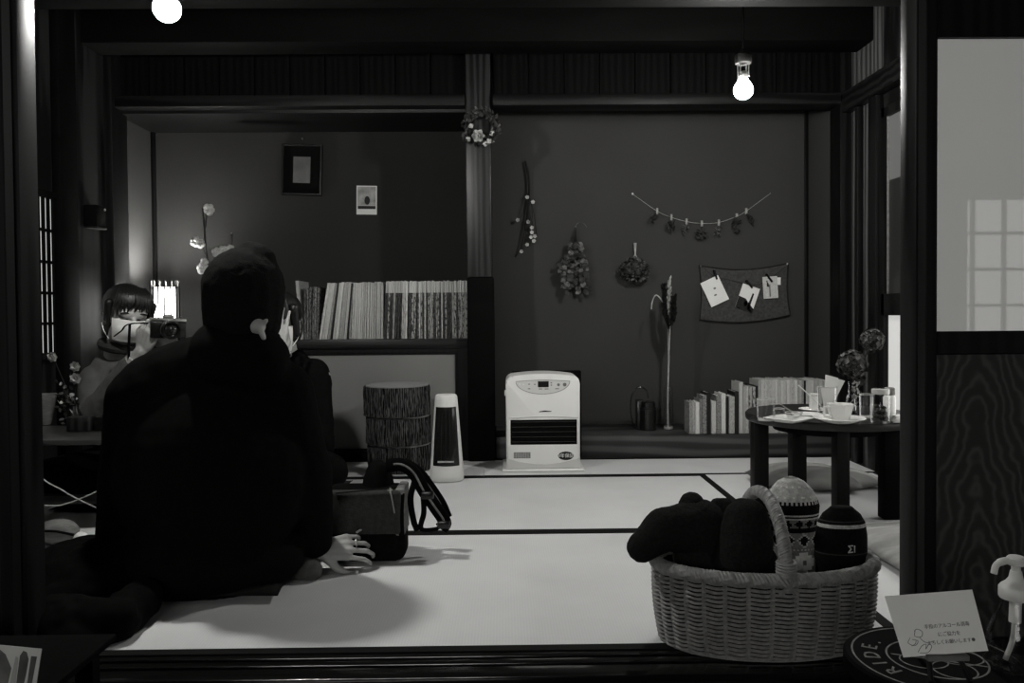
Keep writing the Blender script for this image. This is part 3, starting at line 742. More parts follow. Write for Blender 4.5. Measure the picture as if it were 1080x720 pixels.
# ---- log stools
BARK = wave_mat('bark', .006, .12, 11, 'X', rough=.9, spec=.05, dist=10, dscale=3.0, stretch=(3.4, 3.4, .35), lo=.3, hi=1.0, bump=.7, detail=4.0)
CUT = wave_mat('cut_wood', .28, .38, 30, 'Z', rough=.8, spec=.1, dist=1.5, kind='RINGS')
lc = P(421, 470, 3.78); zz = 0.001
for k, (hh, dx, rr, lab) in enumerate(((.125, .004, .147, 'bottom of the stack of three bark-covered log stools'), (.131, -.002, .150, 'middle of the stack of three bark-covered log stools'), (.142, -.006, .152, 'topmost of the stack of three log stools, pale cut face up'))):
    t = thing('log_stool', lab, 'log stool', (lc.x+dx, 3.78, zz), 'stacked log stools')
    def fn(p, a, i, k=k):
        r = math.hypot(p.x, p.y)
        d = .008*noise.noise(Vector((math.cos(a)*1.5, math.sin(a)*1.5, k*7))) + .0055*abs(noise.noise(Vector((math.cos(a)*11, math.sin(a)*11, p.z*9 + k*3)))) + .004*noise.noise(Vector((math.cos(a)*26, math.sin(a)*26, p.z*22)))
        s_ = (r + d)/r; return Vector((p.x*s_, p.y*s_, p.z))
    T = Matrix.Translation((lc.x+dx, 3.78, zz))
    MB().lathe([(rr, hh*i/10 if 0 < i < 10 else (0.002 if i == 0 else hh-.006)) for i in range(11)], 180, T, fn=fn).build('bark', BARK, t, auto=70)
    MB().lathe([(rr-.008, 0), (rr-.006, .002), (rr-.006, hh-.001), (rr-.008, hh-.0005)], 64, T).build('wood_core', CUT, t)
    zz += hh

# ---- things on the ledge: dark lantern with cord loop, bottle vase, dried stems
q = P(681, 452, 4.2)
t = thing('coffee_canister', 'small black canister with looped cord on the alcove ledge', 'canister', (q.x, 4.2, ZL))
x0 = q.x
MB().rbox((x0-.047, 4.18, ZL), (x0-.008, 4.25, ZL+.155), .004, 2).build('back_plate', BLACKPL, t)
MB().lathe([(.040, ZL), (.043, ZL+.004), (.043, ZL+.115), (.038, ZL+.120), (.038, ZL+.145), (.034, ZL+.15)], 24, Matrix.Translation((x0+.01, 4.185, 0))).build('body', BLACKPL, t)
MB().lathe([(.0435, 0), (.0435, .012)], 24, Matrix.Translation((x0+.01, 4.185, ZL+.108))).build('band', IRON, t)
loop = [P(684, 420, 4.2), P(682, 412, 4.2), P(675, 408, 4.2), P(668, 413, 4.2), P(665, 425, 4.2), P(666, 440, 4.2), P(671, 450, 4.2), P(676, 453, 4.2)]
MB().tube(bez(loop, 40), .004, 8).build('cord', BLACKPL, t)
loop = [P(690, 445, 4.19), P(694, 430, 4.19), P(695, 421, 4.19)]
MB().tube(bez(loop, 12), .002, 6).build('spout_wire', IRON, t)

q = P(705, 454, 4.2)
vz = thing('bottle_vase', 'slim clear glass bottle vase holding dried stems on the alcove ledge', 'vase', (q.x, 4.2, ZL))
T = Matrix.Translation((q.x, 4.2, 0))
hgt = P(705, 408, 4.2).z - ZL
MB().lathe([(.024, ZL), (.026, ZL+.004), (.026, ZL+.02), (.024, ZL+.035), (.024, ZL+hgt*.92), (.022, ZL+hgt), (.020, ZL+hgt), (.022, ZL+hgt*.92), (.022, ZL+.03), (.01, ZL+.022)], 24, T).build('glass_body', GLASS, vz)
MB().lathe([(.0245, 0), (.025, .003), (.0245, .014)], 24, Matrix.Translation((q.x, 4.2, ZL+.003))).build('thick_foot', mat('thick_glass', .3, .05, .6, .2), vz)
def stem(pts, r0, r1, m, label, extra=None, group='dried stems in the bottle vase'):
    c = bez([P(*p) for p in pts], 30); n = len(c)
    t = thing('dried_grass', label, 'dried plant', tuple(c[0]), group)
    MB().tube(c, [r0+(r1-r0)*i/(n-1) for i in range(n)], 7).build('stalk', m, t)
    if extra: extra(t, c)
    return t
BLACKTWIG = mat('dark_seed_head', .007, .85, .08, .4, 60)
def plume(m, r, frm, n, L):
    def f(t, c):
        mb = MB(); k0 = int(len(c)*frm)
        for i in range(n):
            j = random.randint(k0, len(c)-2); p = c[j] + (c[j+1]-c[j])*random.random(); d = (c[j+1]-c[j]).normalized()
            a = random.uniform(0, 2*PI); o = Vector((math.cos(a), .4*math.sin(a), 0))
            w = math.sin(PI*min(1, max(.12, (j-k0+.5)/(len(c)-k0))))
            mb.leaf(p, d*.9 + o*random.uniform(.2, .55), L*random.uniform(.6, 1.1), L*.28)
            if i % 2 == 0: mb.ell(p + o*r*w*random.uniform(.3, 1), (.004, .004, .009), u=6, v=4)
        mb.build('plume', m, t)
    return f
stem([(705,452,4.2),(704.5,410,4.2),(705,350,4.2),(705,325,4.2),(706,296,4.2)], .004, .0015, STRAW, 'tall pale feathery dried grass in the bottle vase', plume(STRAW, .008, .70, 46, .036))
stem([(706,452,4.205),(706,410,4.200),(706,352,4.18),(702,330,4.165),(700,303,4.16)], .004, .0015, TWIG, 'dark tall seed head among the dried stems in the bottle vase', plume(BLACKTWIG, .016, .52, 150, .040))
stem([(704,452,4.195),(705,412,4.195),(708,350,4.17),(710,332,4.155),(711,314,4.15)], .0035, .0015, TWIG, 'dark short seed head lowest among the dried stems in the bottle vase', plume(BLACKTWIG, .018, .56, 150, .040))
stem([(704.5,452,4.19),(704.5,412,4.19),(706.5,352,4.18),(704,330,4.18),(698,317,4.18),(692,311,4.18),(688,318,4.18),(687,326,4.18)], .0045, .003, STRAW, 'pale dried stem bending over in a hook from the bottle vase')

# ---- hanging dried flowers on the wall
YW = YB - .004
def pinhead(mb, p, r=.004): mb.ell((p.x, YB-.006, p.z), (r, .006, r), u=10, v=6)
# long twig with small blossoms
ct = thing('hanging_twig', 'dark hanging twig with small pale blossoms beside the centre post', 'dried flowers', tuple(P(555, 170, YW-.02)))
b = MB()
Y = YW - .025
main = bez([P(554,170,Y), P(557,185,Y), P(558,205,Y), P(556,225,Y), P(553,245,Y-.01), P(550,260,Y-.01), P(543,271,Y)], 24)
b.tube(main, [.006-.0035*i/(len(main)-1) for i in range(len(main))], 7)
for pts in ([(558,200),(551,225),(547,232)], [(558,205),(563,225),(566,248)], [(557,210),(556,235),(553,258)], [(558,205),(561,222),(562,250),(558,258)], [(556,225),(561,238),(563,243)]):
    c = bez([P(x, y, Y-.008) for x, y in pts], 10); b.tube(c, .0022, 6)
b.build('branch', TWIG, ct)
b = MB()
for px, py in ((556,208),(562,213),(557,234),(546,232),(561,245),(564,249),(560,250),(563,254),(556,258),(550,265),(561,240)):
    p = P(px, py, Y-.015)
    for k in range(5):
        a = 2*PI*k/5 + px; b.leaf(p, (math.cos(a), -.5, math.sin(a)), .013, .012, up=(0, -1, 0))
b.build('blossom', PETAL, ct)
q = P(554, 170, YB); b = MB(); pinhead(b, q); b.build('pin', IRON, ct)
# eucalyptus-like bunch
eb = thing('dried_bunch', 'large drooping bunch of dried round leaves hanging on the plain dark wall', 'dried flowers', tuple(P(607, 240, YW-.03)))
b = MB(); ends = []
for k in range(12):
    ex = 607 + random.uniform(-19, 18); ey = random.uniform(300, 324) - abs(ex-607)*1.1
    yy = YW - .02 - random.uniform(0, .05)
    c = bez([P(607, 240, YW-.015), P(607+(ex-607)*.15, 256, yy), P(607+(ex-607)*.8, (256+ey)/2, yy-.01), P(ex, ey, yy)], 18)
    b.tube(c, .0018, 5); ends.append(c)
b.build('stems', TWIG, eb)
b = MB(); b2 = MB()
for c in ends:
    for i in range(6, len(c)-1):
        for s in (0, 1):
            d = (c[i+1]-c[i]).normalized(); a = random.uniform(0, 2*PI)
            o = Vector((math.cos(a), -.5*abs(math.sin(a)), .3*math.sin(a)))
            L = random.uniform(.028, .044)
            if random.random() < .35: continue
            (b2 if random.random() < .38 else b).leaf(c[i], d*.6+o, L, L*.75, up=(random.uniform(-.4,.4), -1, random.uniform(-.2,.6)))
b.build('leaves', LEAFD, eb); tag(b2.build('pale_leaves', LEAFM, eb), 'paler grey leaves')
b = MB(); c = bez([P(606,240,YW-.01), P(610,235,YW-.006), P(616,236,YW-.006), P(619,240,YW-.008)], 12); b.tube(c, .0016, 6)
pinhead(b, P(607, 239, YB), .005); b.build('string', LEAFM, eb)
# small round bunch
sbn = thing('dried_bunch', 'small round posy of dried blooms hanging upside down under the garland end', 'dried flowers', tuple(P(670, 260, YW-.03)))
b = MB()
for k in range(9):
    dx = random.uniform(-2, 2); b.tube([P(670+dx*.6, 256, YW-.012-.002*k), P(670+dx*.2, 268, YW-.018), P(670+dx*4, 284, YW-.03)], .0022, 6)
b.build('stems', STRAW, sbn)
b = MB(); b2 = MB(); cc = P(669, 284, YW-.045)
for k in range(260):
    a = random.uniform(0, 2*PI); e = math.acos(random.uniform(-1, 1)); d = Vector((math.sin(e)*math.cos(a), math.sin(e)*math.sin(a), math.cos(e)))
    if d.y > .5: continue
    p = cc + Vector((d.x*.070, d.y*.036, d.z*.055)) - Vector((0, 0, .012*abs(d.x)))
    (b2 if random.random() < .3 else b).leaf(p, d + Vector((random.uniform(-.5,.5), random.uniform(-.5,.2), random.uniform(-.5,.5))), .020, .015)
for k in range(40):
    p = P(656 + random.uniform(-3, 5), 285 + random.uniform(-5, 5), YW-.045); b.leaf(p, (random.uniform(-1, .3), -.5, random.uniform(-1, 1)), .018, .013)
b.ell(cc, (.06, .032, .045), u=12, v=8)
b.build('blooms', LEAFD, sbn); tag(b2.build('pale_petals', LEAFM, sbn), 'paler grey petals')
b = MB(); pinhead(b, P(670, 257, YB)); b.build('pin', IRON, sbn)
# wreath on the post
YP = 3.945
wc = P(507, 135, YP-.02)
wr = thing('flower_wreath', 'small dark leaf wreath with pale rose hung high on the centre post', 'wreath', (wc.x, YP-.02, wc.z-.09))
ring = [wc + Vector((.068*math.cos(2*PI*k/32), 0, .068*math.sin(2*PI*k/32))) for k in range(33)]
MB().tube(ring, .010, 8, cap=False).build('ring', TWIG, wr)
b = MB(); b2 = MB()
for k in range(260):
    a = random.uniform(0, 2*PI); rr = .068 + random.uniform(-.018, .02)
    p = wc + Vector((rr*math.cos(a), -random.uniform(0, .02), rr*math.sin(a)))
    d = Vector((math.cos(a)*random.uniform(-.3, 1) - math.sin(a)*.7, random.uniform(-.8, .2), math.sin(a)*random.uniform(-.3, 1) + math.cos(a)*.7))
    (b2 if random.random() < .16 else b).leaf(p, d, .026, .014)
b.build('leaves', LEAFD, wr); tag(b2.build('pale_leaves', LEAFM, wr), 'paler leaves and berries')
b = MB(); rc = wc + Vector((-.012, -.03, -.045))
for lay, (n_, L, tilt) in enumerate(((6, .030, .25), (5, .024, .7), (4, .017, 1.3))):
    for k in range(n_):
        a = 2*PI*k/n_ + lay*.5; d = Vector((math.cos(a), -tilt, math.sin(a)))
        b.leaf(rc + d*.004 - Vector((0, .003*lay, 0)), d, L, L*.95, up=(0, -1, 0.1), fold=.5)
for px, py in ((497,133),(494,147),(519,141),(516,149),(512,152)):
    p = P(px, py, YP-.04)
    for k in range(4): a = k*PI/2 + px; b.leaf(p, (math.cos(a), -.6, math.sin(a)), .016, .014, up=(0, -1, 0))
b.build('rose', PETAL, wr)

# ---- garland of clipped sprigs
Y = YB - .02
tl, tr = P(667, 204.5, Y), P(813, 203.5, Y)
gp = [P(667,204.5,YB-.008), P(693,222.5,Y), P(708,229,Y), P(724,233.5,Y), P(740,235.5,Y), P(758,234.5,Y), P(777,228,Y), P(787,222.5,Y), P(813,203.5,YB-.008)]
gs = thing('garland_string', 'thin sagging string pinned at both ends above the cloth panel', 'string', tuple(gp[0]))
MB().tube(bez(gp, 60), .0014, 6).build('cord', STRAW, gs)
b = MB(); pinhead(b, P(667, 204.5, YB), .006); b.build('pin', PAPER, gs)
b = MB(); pinhead(b, P(813, 203.5, YB), .004); b.build('pin', IRON, gs)
words_ = ['first', 'second', 'third', 'fourth', 'fifth', 'sixth', 'seventh']
looks = ['curling twig sprig', 'small dark round bloom', 'thin pale dangling grass sprig', 'wide dark leafy bloom', 'tangled pale leaf sprig', 'long dark furry bloom', 'wispy curled fern sprig']
for k in range(7):
    p = gp[k+1].copy()
    t = thing('garland_clip', 'small wooden clip, %s along the garland from its white pin' % words_[k], 'clip', tuple(p), 'clips on the garland string')
    MB().rbox((p.x-.0045, Y-.009, p.z-.018), (p.x-.0005, Y+.006, p.z+.016), .001, 1).build('jaw', PETAL, t)
    MB().rbox((p.x+.0005, Y-.009, p.z-.018), (p.x+.0045, Y+.006, p.z+.016), .001, 1).build('jaw', PETAL, t)
    t = thing('dried_sprig', '%s under the %s garland clip from the white pin' % (looks[k], words_[k]), 'dried flowers', (p.x, Y, p.z-.018), 'sprigs on the garland')
    b = MB(); st = MB(); base = Vector((p.x, Y-.003, p.z-.014))
    if k in (1, 3, 5):
        c = base + Vector((-.006, -.008, -.035 if k != 3 else -.045)); W, Hh = {1: (.018, .024), 3: (.034, .024), 5: (.022, .042)}[k]
        st.tube([base, c], .0015, 5)
        for i in range(70):
            a = random.uniform(0, 2*PI); s_ = random.random()**.5
            q = c + Vector((W*.8*s_*math.cos(a), random.uniform(-.012, .008), Hh*.8*s_*math.sin(a)))
            b.leaf(q, (math.cos(a), -.3, math.sin(a)-.3), .016, .008)
        st.build('stalk', TWIG, t); b.build('petals', LEAFD, t)
    else:
        for i in range(5):
            sx = {0: -.05, 2: -.02, 4: random.uniform(-.04, .04), 6: .04}[k]
            e = base + Vector((sx*random.uniform(.4, 1.1), -random.uniform(0, .015), -random.uniform(.03, .07)))
            c = bez([base, base.lerp(e, .5) + Vector((random.uniform(-.015, .015), -.006, .008)), e], 10); st.tube(c, .0012, 5)
            for j in range(2, len(c)-1): b.leaf(c[j], (random.uniform(-1, 1), -.4, random.uniform(-1, .4)), .013, .006)
        st.build('stalk', TWIG, t); b.build('leaflets', LEAFM if k in (2, 4) else LEAFD, t)

# ---- cloth panel with three cards
CLOTH = mat('coarse_grey_cloth', .055, .95, .05, .25, 70, (1, 1, 1), bump=.4, bscale=300)
cn = thing('wall_cloth', 'coarse dark rectangle of cloth pinned by its corners under the garland', 'wall cloth', tuple(P(785, 336, YB-.01)))
TLc, TRc, BRc, BLc = (737.5,280), (831,277.5), (833,332), (738,337)
def net(u, v, off=0):
    top = Vector(TLc).lerp(Vector(TRc), u); bot = Vector(BLc).lerp(Vector(BRc), u)
    p = top.lerp(bot, v); sag = math.sin(PI*u)*(5.5*(1-v) + 5*v); side = math.sin(PI*v)*2.0*(1-2*u)
    return P(p.x + side, p.y + sag, YB - .012 - .006*math.sin(PI*u)*math.sin(PI*v) - off)
n = 16; vs = [net(i/n, j/n) for j in range(n+1) for i in range(n+1)]
k = len(vs); vs += [v + Vector((0, .003, 0)) for v in vs]
fs = [(j*(n+1)+i, j*(n+1)+i+1, (j+1)*(n+1)+i+1, (j+1)*(n+1)+i) for j in range(n) for i in range(n)]
fs += [tuple(a+k for a in f[::-1]) for f in fs]
b = MB(); b._add(vs, fs); b.build('cloth', CLOTH, cn)
b = MB()
per = [net(i/20, 0, .001) for i in range(21)] + [net(1, i/12, .001) for i in range(1, 13)] + [net(1-i/20, 1, .001) for i in range(1, 21)] + [net(0, 1-i/12, .001) for i in range(1, 13)]
b.tube(per, .006, 6, flat=.5); b.build('hem', DARKP, cn)
b = MB()
for u_, v_ in ((.01, .01), (.99, .01)): p = net(u_, v_); b.ell((p.x, p.y-.004, p.z), .006, u=8, v=6)
b.build('pin', METAL, cn)
Yc = YB - .024
ns = MB().tube(bez([P(741,281,Yc), P(753,291,Yc), P(770,295,Yc), P(786,299,Yc), P(803,299,Yc), P(829,281,Yc)], 40), .0012, 6).build('card_string', TWIG, None)
tag(ns, 'thin dark string across the cloth panel that the cards hang from', 'string')
def card(cx, cy, wpx, hpx, ang, name, label, cat, prints, base=PAPER):
    c = P(cx, cy, Yc-.004); s_ = (Yc)/FOC
    M = Matrix.Translation(c) @ Matrix.Rotation(R(ang), 4, 'Y')
    t = thing(name, label, cat, tuple(c))
    w, h = wpx*s_/2, hpx*s_/2
    MB().box((-w, -.001, -h), (w, .001, h), M).build('sheet', base, t, smooth=False)
    for nm, m, shp in prints:
        b = MB()
        for sh in shp:
            b.prism([(x*w, z*h) for x, z in sh], -.0016, -.0008, M)
        b.build(nm, m, t, smooth=False)
    return M, w, h
def blob(x, z, rx, rz, n=14): return [(x+rx*math.cos(2*PI*k/n), z+rz*math.sin(2*PI*k/n)) for k in range(n)]
def clip(px, py, ang, label):
    c = P(px, py, Yc-.010); M = Matrix.Translation(c) @ Matrix.Rotation(R(ang), 4, 'Y')
    t = thing('card_peg', label, 'clip', tuple(c), 'dark pegs on the card string')
    for y0, y1 in ((-.007, -.001), (.0075, .0105)): MB().rbox((-.0055, y0, -.028), (.0055, y1, .026), .0015, 1, M).build('jaw', BLACKPL, t)
    MB().tube([(M @ Vector((-.006, .003, .0))), (M @ Vector((.006, .003, .0)))], .003, 8).build('spring', IRON, t)
card(753.8, 307, 20.5, 28, -25, 'card', 'white card with two faint grey marks, tilted on the cloth panel', 'card', [('print', GREYP, [blob(.12, .2, .14, .08), blob(-.1, -.28, .16, .07)])])
card(788.5, 314, 19, 26, 19, 'photo_card', 'black and white photo card, dark in its lower half, on the cloth panel', 'photo card', [('picture_dark', DARKP, [[(-1,-1),(1,-1),(1,-.72),(.3,-.35),(-.2,-.1),(-1,-.05)], [(.30,-.9),(.55,-.9),(.55,.45),(.36,.5),(.30,-.2)]]), ('picture_light', PAPER, [blob(.0, -.45, .2, .28), blob(.7, -.9, .2, .1)])])
card(812.5, 303, 15.5, 23, -3.5, 'card', 'small pale card with a dark sketch, nearest the alcove corner on the cloth panel', 'card', [('sketch', DARKP, [blob(-.35, .30, .14, .16), blob(-.42, .55, .08, .12), [(-.5,.1),(-.15,.05),(-.2,.22),(-.45,.25)]]), ('shade', GREYP, [[(-.2,-.85),(0,-.85),(0,.3),(-.2,.3)]])], mat('pale_paper', .5, .85, .1, .15, 90))
p = P(821, 296, Yc-.003); tag(MB().box((p.x-.012, Yc-.004, p.z-.022), (p.x+.012, Yc-.0025, p.z+.018)).build('paper_slip', PAPER), 'narrow white paper slip half behind the small pale card', 'paper')
clip(754.5, 289.5, -16, 'dark peg holding the white card with faint marks')
clip(790, 299.5, -38, 'dark peg holding the dark-bottomed photo card')
clip(811, 293, -36, 'dark peg holding the small pale card with the sketch')

# ---- frame, postcard, nail on the wall of the left alcove
fm = thing('framed_picture', 'black square-edged picture frame with small grey picture on the dark wall', 'picture frame', tuple(P(318, 206, YB-.01)))
M = Matrix.Translation(P(318.5, 179, YB-.014)) @ Matrix.Rotation(R(2.0), 4, 'Y')
s_ = YB/FOC; w, h = 21*s_, 26.5*s_
MB().box((-w, .004, -h), (w, .013, h), M).build('backing', BLACK, fm, smooth=False)
b = MB(); f_ = .011
for lo, hi in (((-w,-.012,-h),(-w+f_,.013,h)), ((w-f_,-.012,-h),(w,.013,h)), ((-w+f_,-.012,-h),(w-f_,.013,-h+f_)), ((-w+f_,-.012,h-f_),(w-f_,.013,h))): b.rbox(lo, hi, .002, 1, M)
b.build('frame', BLACKPL, fm)
MB().box((-.048, .002, -.070), (.044, .005, .071), M).build('picture', mat('grey_picture', .075, .5, .3, .35, 9), fm, smooth=False)
b = MB(); pinhead(b, P(319, 146.5, YB), .005); tag(b.build('nail', METAL), 'single bright nail head above the black picture frame', 'nail')
pcd = thing('postcard', 'small pale postcard with dark egg shape and dark band, pinned above the magazines', 'postcard', tuple(P(387, 226, YB-.004)))
M = Matrix.Translation(P(386.8, 211, YB-.003)) @ Matrix.Rotation(R(1), 4, 'Y'); w, h = 10.6*s_, 15*s_
MB().box((-w, -.001, -h), (w, .001, h), M).build('sheet', mat('card_pale', .55, .8, .1, .04), pcd, smooth=False)
MB().box((-w*.9, -.0015, -h*.38), (w*.9, -.0005, h*.93), M).build('picture', mat('card_grey', .24, .7, .1, .45, 22), pcd, smooth=False)
MB().prism([(x*w, z*h) for x, z in blob(.05, -.02, .27, .30)], -.0022, -.001, M).build('egg_shape', DARKP, pcd, smooth=False)
MB().box((-w*.88, -.0024, -h*.62), (w*.88, -.0008, -h*.40), M).build('caption_band', DARKP, pcd, smooth=False)

# ---- small dark box on the left wall
q = P(104, 228, 3.72)
wb = thing('wall_box', 'small dark box with one bright corner fixed to the wooden side wall', 'wall box', (XL, 3.72, q.z-.06))
MB().rbox((-1.899, 3.69, q.z-.050), (-1.838, 3.775, q.z+.050), .006, 2).build('body', BLACK, wb)
MB().rbox((-1.895, 3.685, q.z-.056), (-1.834, 3.78, q.z-.049), .003, 2).build('bottom_rim', IRON, wb)
MB().ell((-1.838, 3.765, q.z+.035), .006).build('corner_highlight', METAL, wb)  # bright bead stands in for the highlight on the box

# ---- cotton branch in a vase on the cupboard, behind the hooded person
q = P(252, 356, 4.2)
vs_ = thing('branch_vase', 'dark round vase on the cupboard top behind the beanie', 'vase', (q.x, 4.2, .603))
MB().lathe([(.03, .603), (.045, .63), (.05, .67), (.035, .71), (.016, .73), (.02, .745), (.016, .74), (.012, .73)], 24, Matrix.Translation((q.x, 4.2, 0))).build('vase_body', BLACKPL, vs_)
cbn = thing('cotton_branch', 'bare dark branch with pale fluffy cotton bolls above the beanie', 'dried branch', (q.x, 4.2, .64))
b = MB()
b.tube(bez([P(252,352,4.2), P(243,310,4.2), P(222,282,4.18), P(217,260,4.18), P(215.5,240,4.18), P(213.5,219,4.18)], 40), .0042, 7)
for pts in (((222,282),(214,262),(210,256)), ((217,240),(218,228),(221,224)), ((240,300),(226,282),(218,282)), ((245,312),(240,280),(234,268)), ((240,280),(244,262),(245,246))):
    b.tube(bez([P(x, y, 4.18) for x, y in pts], 10), .0028, 6)
b.build('branch', TWIG, cbn)
for px, py, w in ((221,221,.030),(206,255,.026),(212,257,.022),(214,283,.030),(216,276,.02),(229,266,.026),(236,264,.026),(243,262,.022),(244,245,.008)):
    c = P(px, py, 4.17); b = MB()
    for k in range(5 if w > .01 else 1):
        a = 2*PI*k/5 + px; b.ell(c + Vector((math.cos(a)*w*.5, -.005, math.sin(a)*w*.5)), w*random.uniform(.5, .65), u=8, v=6)
    b.build('cotton_boll', PETAL, cbn)

# ================================================================== ROUND TABLE AND WHAT STANDS ON IT
ZT = 0.352
TC = Vector((1.200, 2.94))
LEGWOOD = mat('dark_leg_wood', .005, .5, .1, .5, 14, (3, 3, .3))
TABLEWOOD = mat('dark_table_wood', .014, .35, .3, .5, 14, (.3, 3, 1))
tb = thing('round_table', 'dark low round table set with cups and plates beside the front post', 'table', (TC.x, TC.y, 0.001))
RT = .30
MB().lathe([(RT-.03, ZT-.030), (RT-.004, ZT-.027), (RT, ZT-.021), (RT, ZT-.006), (RT-.005, ZT), (.02, ZT)], 72, Matrix.Translation((TC.x, TC.y, 0))).build('tabletop', TABLEWOOD, tb)
MB().lathe([(.20, ZT-.060), (.21, ZT-.029)], 48, Matrix.Translation((TC.x, TC.y, 0))).build('apron', BLACKWOOD, tb)
for px, Y, w in ((803.5, 2.93, 17), (843.5, 3.12, 17), (890, 2.70, 15), (944, 2.76, 24)):
    q = P(px, 480, Y); hw_ = w/2*Y/FOC*.92
    lg = MB().rbox((q.x-hw_, Y, 0.001), (q.x+hw_, Y+.055, ZT-.029), .004, 2).build('leg', BLACKWOOD if px > 930 else LEGWOOD, tb)
    if abs(px-843.5) < 1: MB().rbox((q.x-.012, Y-.001, ZT-.115), (q.x+.006, Y+.02, ZT-.065), .002, 1).build('mortise', BLACK, lg)
def TP(px, py): return PZ(px, py, ZT+.001)
def tumbler(px, py, rpx, hpx, label, name='tumbler', mt=GLASS, cat='glass', grp='glasses on the round table', taper=.86):
    q = TP(px, py); s_ = q.y/FOC; r = rpx*s_; h = hpx*s_; z = ZT+.001
    t = thing(name, label, cat, (q.x, q.y, z), grp)
    T = Matrix.Translation((q.x, q.y, z))
    MB().lathe([(r*taper*.95, 0), (r*taper, .003), (r, h), (r-.002, h+.0008), (r-.004, h), (r*taper-.003, .012), (.002, .010)], 24, T).build('glass_wall', mt, t)
    MB().lathe([(r*taper*.9, .001), (r*taper*.93, .004), (r*taper*.8, .009), (.001, .0085)], 24, T).build('thick_base', GLASS_B, t)
    MB().tube([(q.x+(r-.001)*math.cos(2*PI*k/24), q.y+(r-.001)*math.sin(2*PI*k/24), z+h) for k in range(25)], .0013, 6).build('rim', GLASS_B, t)
    return t, q, r, h
GLASS_B = mat('glass_edges', .5, .08, .6, .15)
tumbler(808, 443.5, 10, 23, 'empty short tumbler at the table edge beside the books', taper=.9)
# square plate with glass dish and cutlery
def dish(px, py, rx, hgt, label, name, seg=40, sq=False, m=CHINA, sy=1.0, ang=0, grp=None):
    q = TP(px, py); r = rx*q.y/FOC; z = ZT+.001
    t = MB()
    def fn(p, a, i):
        if not sq: return p
        rr = math.hypot(p.x, p.y); c_ = max(abs(math.cos(a)), abs(math.sin(a))); k = 1/(c_**.85)
        return Vector((p.x*k*.8, p.y*k*.8, p.z))
    M = Matrix.Translation((q.x, q.y, z)) @ Matrix.Rotation(ang, 4, 'Z')
    t.lathe([(r*.55, 0), (r*.6, .002), (r*.98, hgt), (r, hgt+.0015), (r*.97, hgt+.003), (r*.6, .006), (.001, .005)], seg, M, sy=sy, fn=fn)
    o = t.build(name, m, None, loc=(q.x, q.y, z)); tag(o, label, 'plate', grp); return o, q, r
dish(832, 444.5, 25, .012, 'square white plate carrying a little glass dish, near the empty tumbler', 'square_plate', sq=True, ang=R(38), sy=1.0)
q = TP(837, 443); zp = ZT+.008
gd = thing('glass_dish', 'tiny clear glass dish standing on the square white plate', 'dish', (q.x, q.y, zp))
MB().lathe([(.018, zp), (.022, zp+.004), (.030, zp+.020), (.028, zp+.020), (.018, zp+.006), (.002, zp+.005)], 20, Matrix.Translation((q.x, q.y, 0))).build('bowl', GLASS, gd)
MB().tube([(q.x+.029*math.cos(2*PI*k/20), q.y+.029*math.sin(2*PI*k/20), zp+.020) for k in range(21)], .0014, 6).build('rim', GLASS_B, gd)
a = P(822, 425.5, q.y+.02); b_ = P(836, 434, q.y+.0)
fk = thing('spoon', 'small shiny spoon leaning into the tiny glass dish', 'spoon', tuple(b_))
MB().tube(bez([b_, b_.lerp(a, .5), a, a + Vector((-.03, .01, -.002))], 14), .0022, 6).build('handle', METAL, fk)
MB().ell(b_ + Vector((.006, 0, -.004)), (.014, .009, .004)).build('bowl', METAL, fk)
tumbler(822, 439.5, 6, 9, 'very small glass cup behind the square plate', name='small_cup', taper=.8)
dish(851, 439, 16, .008, 'oval white plate behind the square one', 'oval_plate')
dish(857, 434, 14, .010, 'small white saucer furthest back under the white creamer', 'saucer')
q = TP(858, 433.5); z = ZT+.008
cr_ = thing('creamer', 'little white square creamer pot on the furthest saucer', 'pot', (q.x, q.y, z))
MB().rbox((q.x-.013, q.y-.013, z), (q.x+.013, q.y+.013, z+.058), .003, 2).build('body', CHINA, cr_)
MB().rbox((q.x-.0145, q.y-.0145, z+.050), (q.x+.0145, q.y+.0145, z+.060), .002, 2).build('lid', CHINA, cr_)
a = P(842, 406, q.y-.02); b_ = P(853, 416, q.y-.02)
st_ = MB().tube([a, b_, P(866, 428, q.y-.01)], .0022, 8).build('drinking_straw', PAPER); tag(st_, 'thin white straw slanting out behind the creamer pot', 'straw')
# glass with napkins
gl_, q, r, h = tumbler(872.5, 438.5, 10.5, 31, 'tall tumbler stuffed with folded paper napkins behind the cup', taper=.92)
for k, (x0, x1, tp, yy, lean) in enumerate(((871, 884, 395, .0, .0), (878, 890, 398, .014, .004), (866, 877, 407, -.012, -.002))):
    a = P(x0, 436, q.y+yy); c = P(x1, 436, q.y+yy); e = P(x0, tp, q.y+yy).z
    b = MB(); z = ZT+.012
    vs = [Vector((q.x-.012, q.y+yy, z)), Vector((q.x+.012, q.y+yy, z)), Vector((c.x+lean, q.y+yy, e-.012)), Vector((a.x+lean, q.y+yy, e))]
    vs += [v + Vector((0, .004, 0)) for v in vs]
    b._add(vs, ((0,1,2,3),(7,6,5,4),(0,4,5,1),(1,5,6,2),(2,6,7,3),(3,7,4,0)))
    o = b.build('paper_napkin', PAPER, None, smooth=False); tag(o, ('tallest folded napkin standing in the tumbler', 'second folded napkin leaning out of the tumbler towards the flowers', 'lowest folded napkin in the tumbler, on the creamer side')[k], 'napkin', 'napkins in the tumbler')
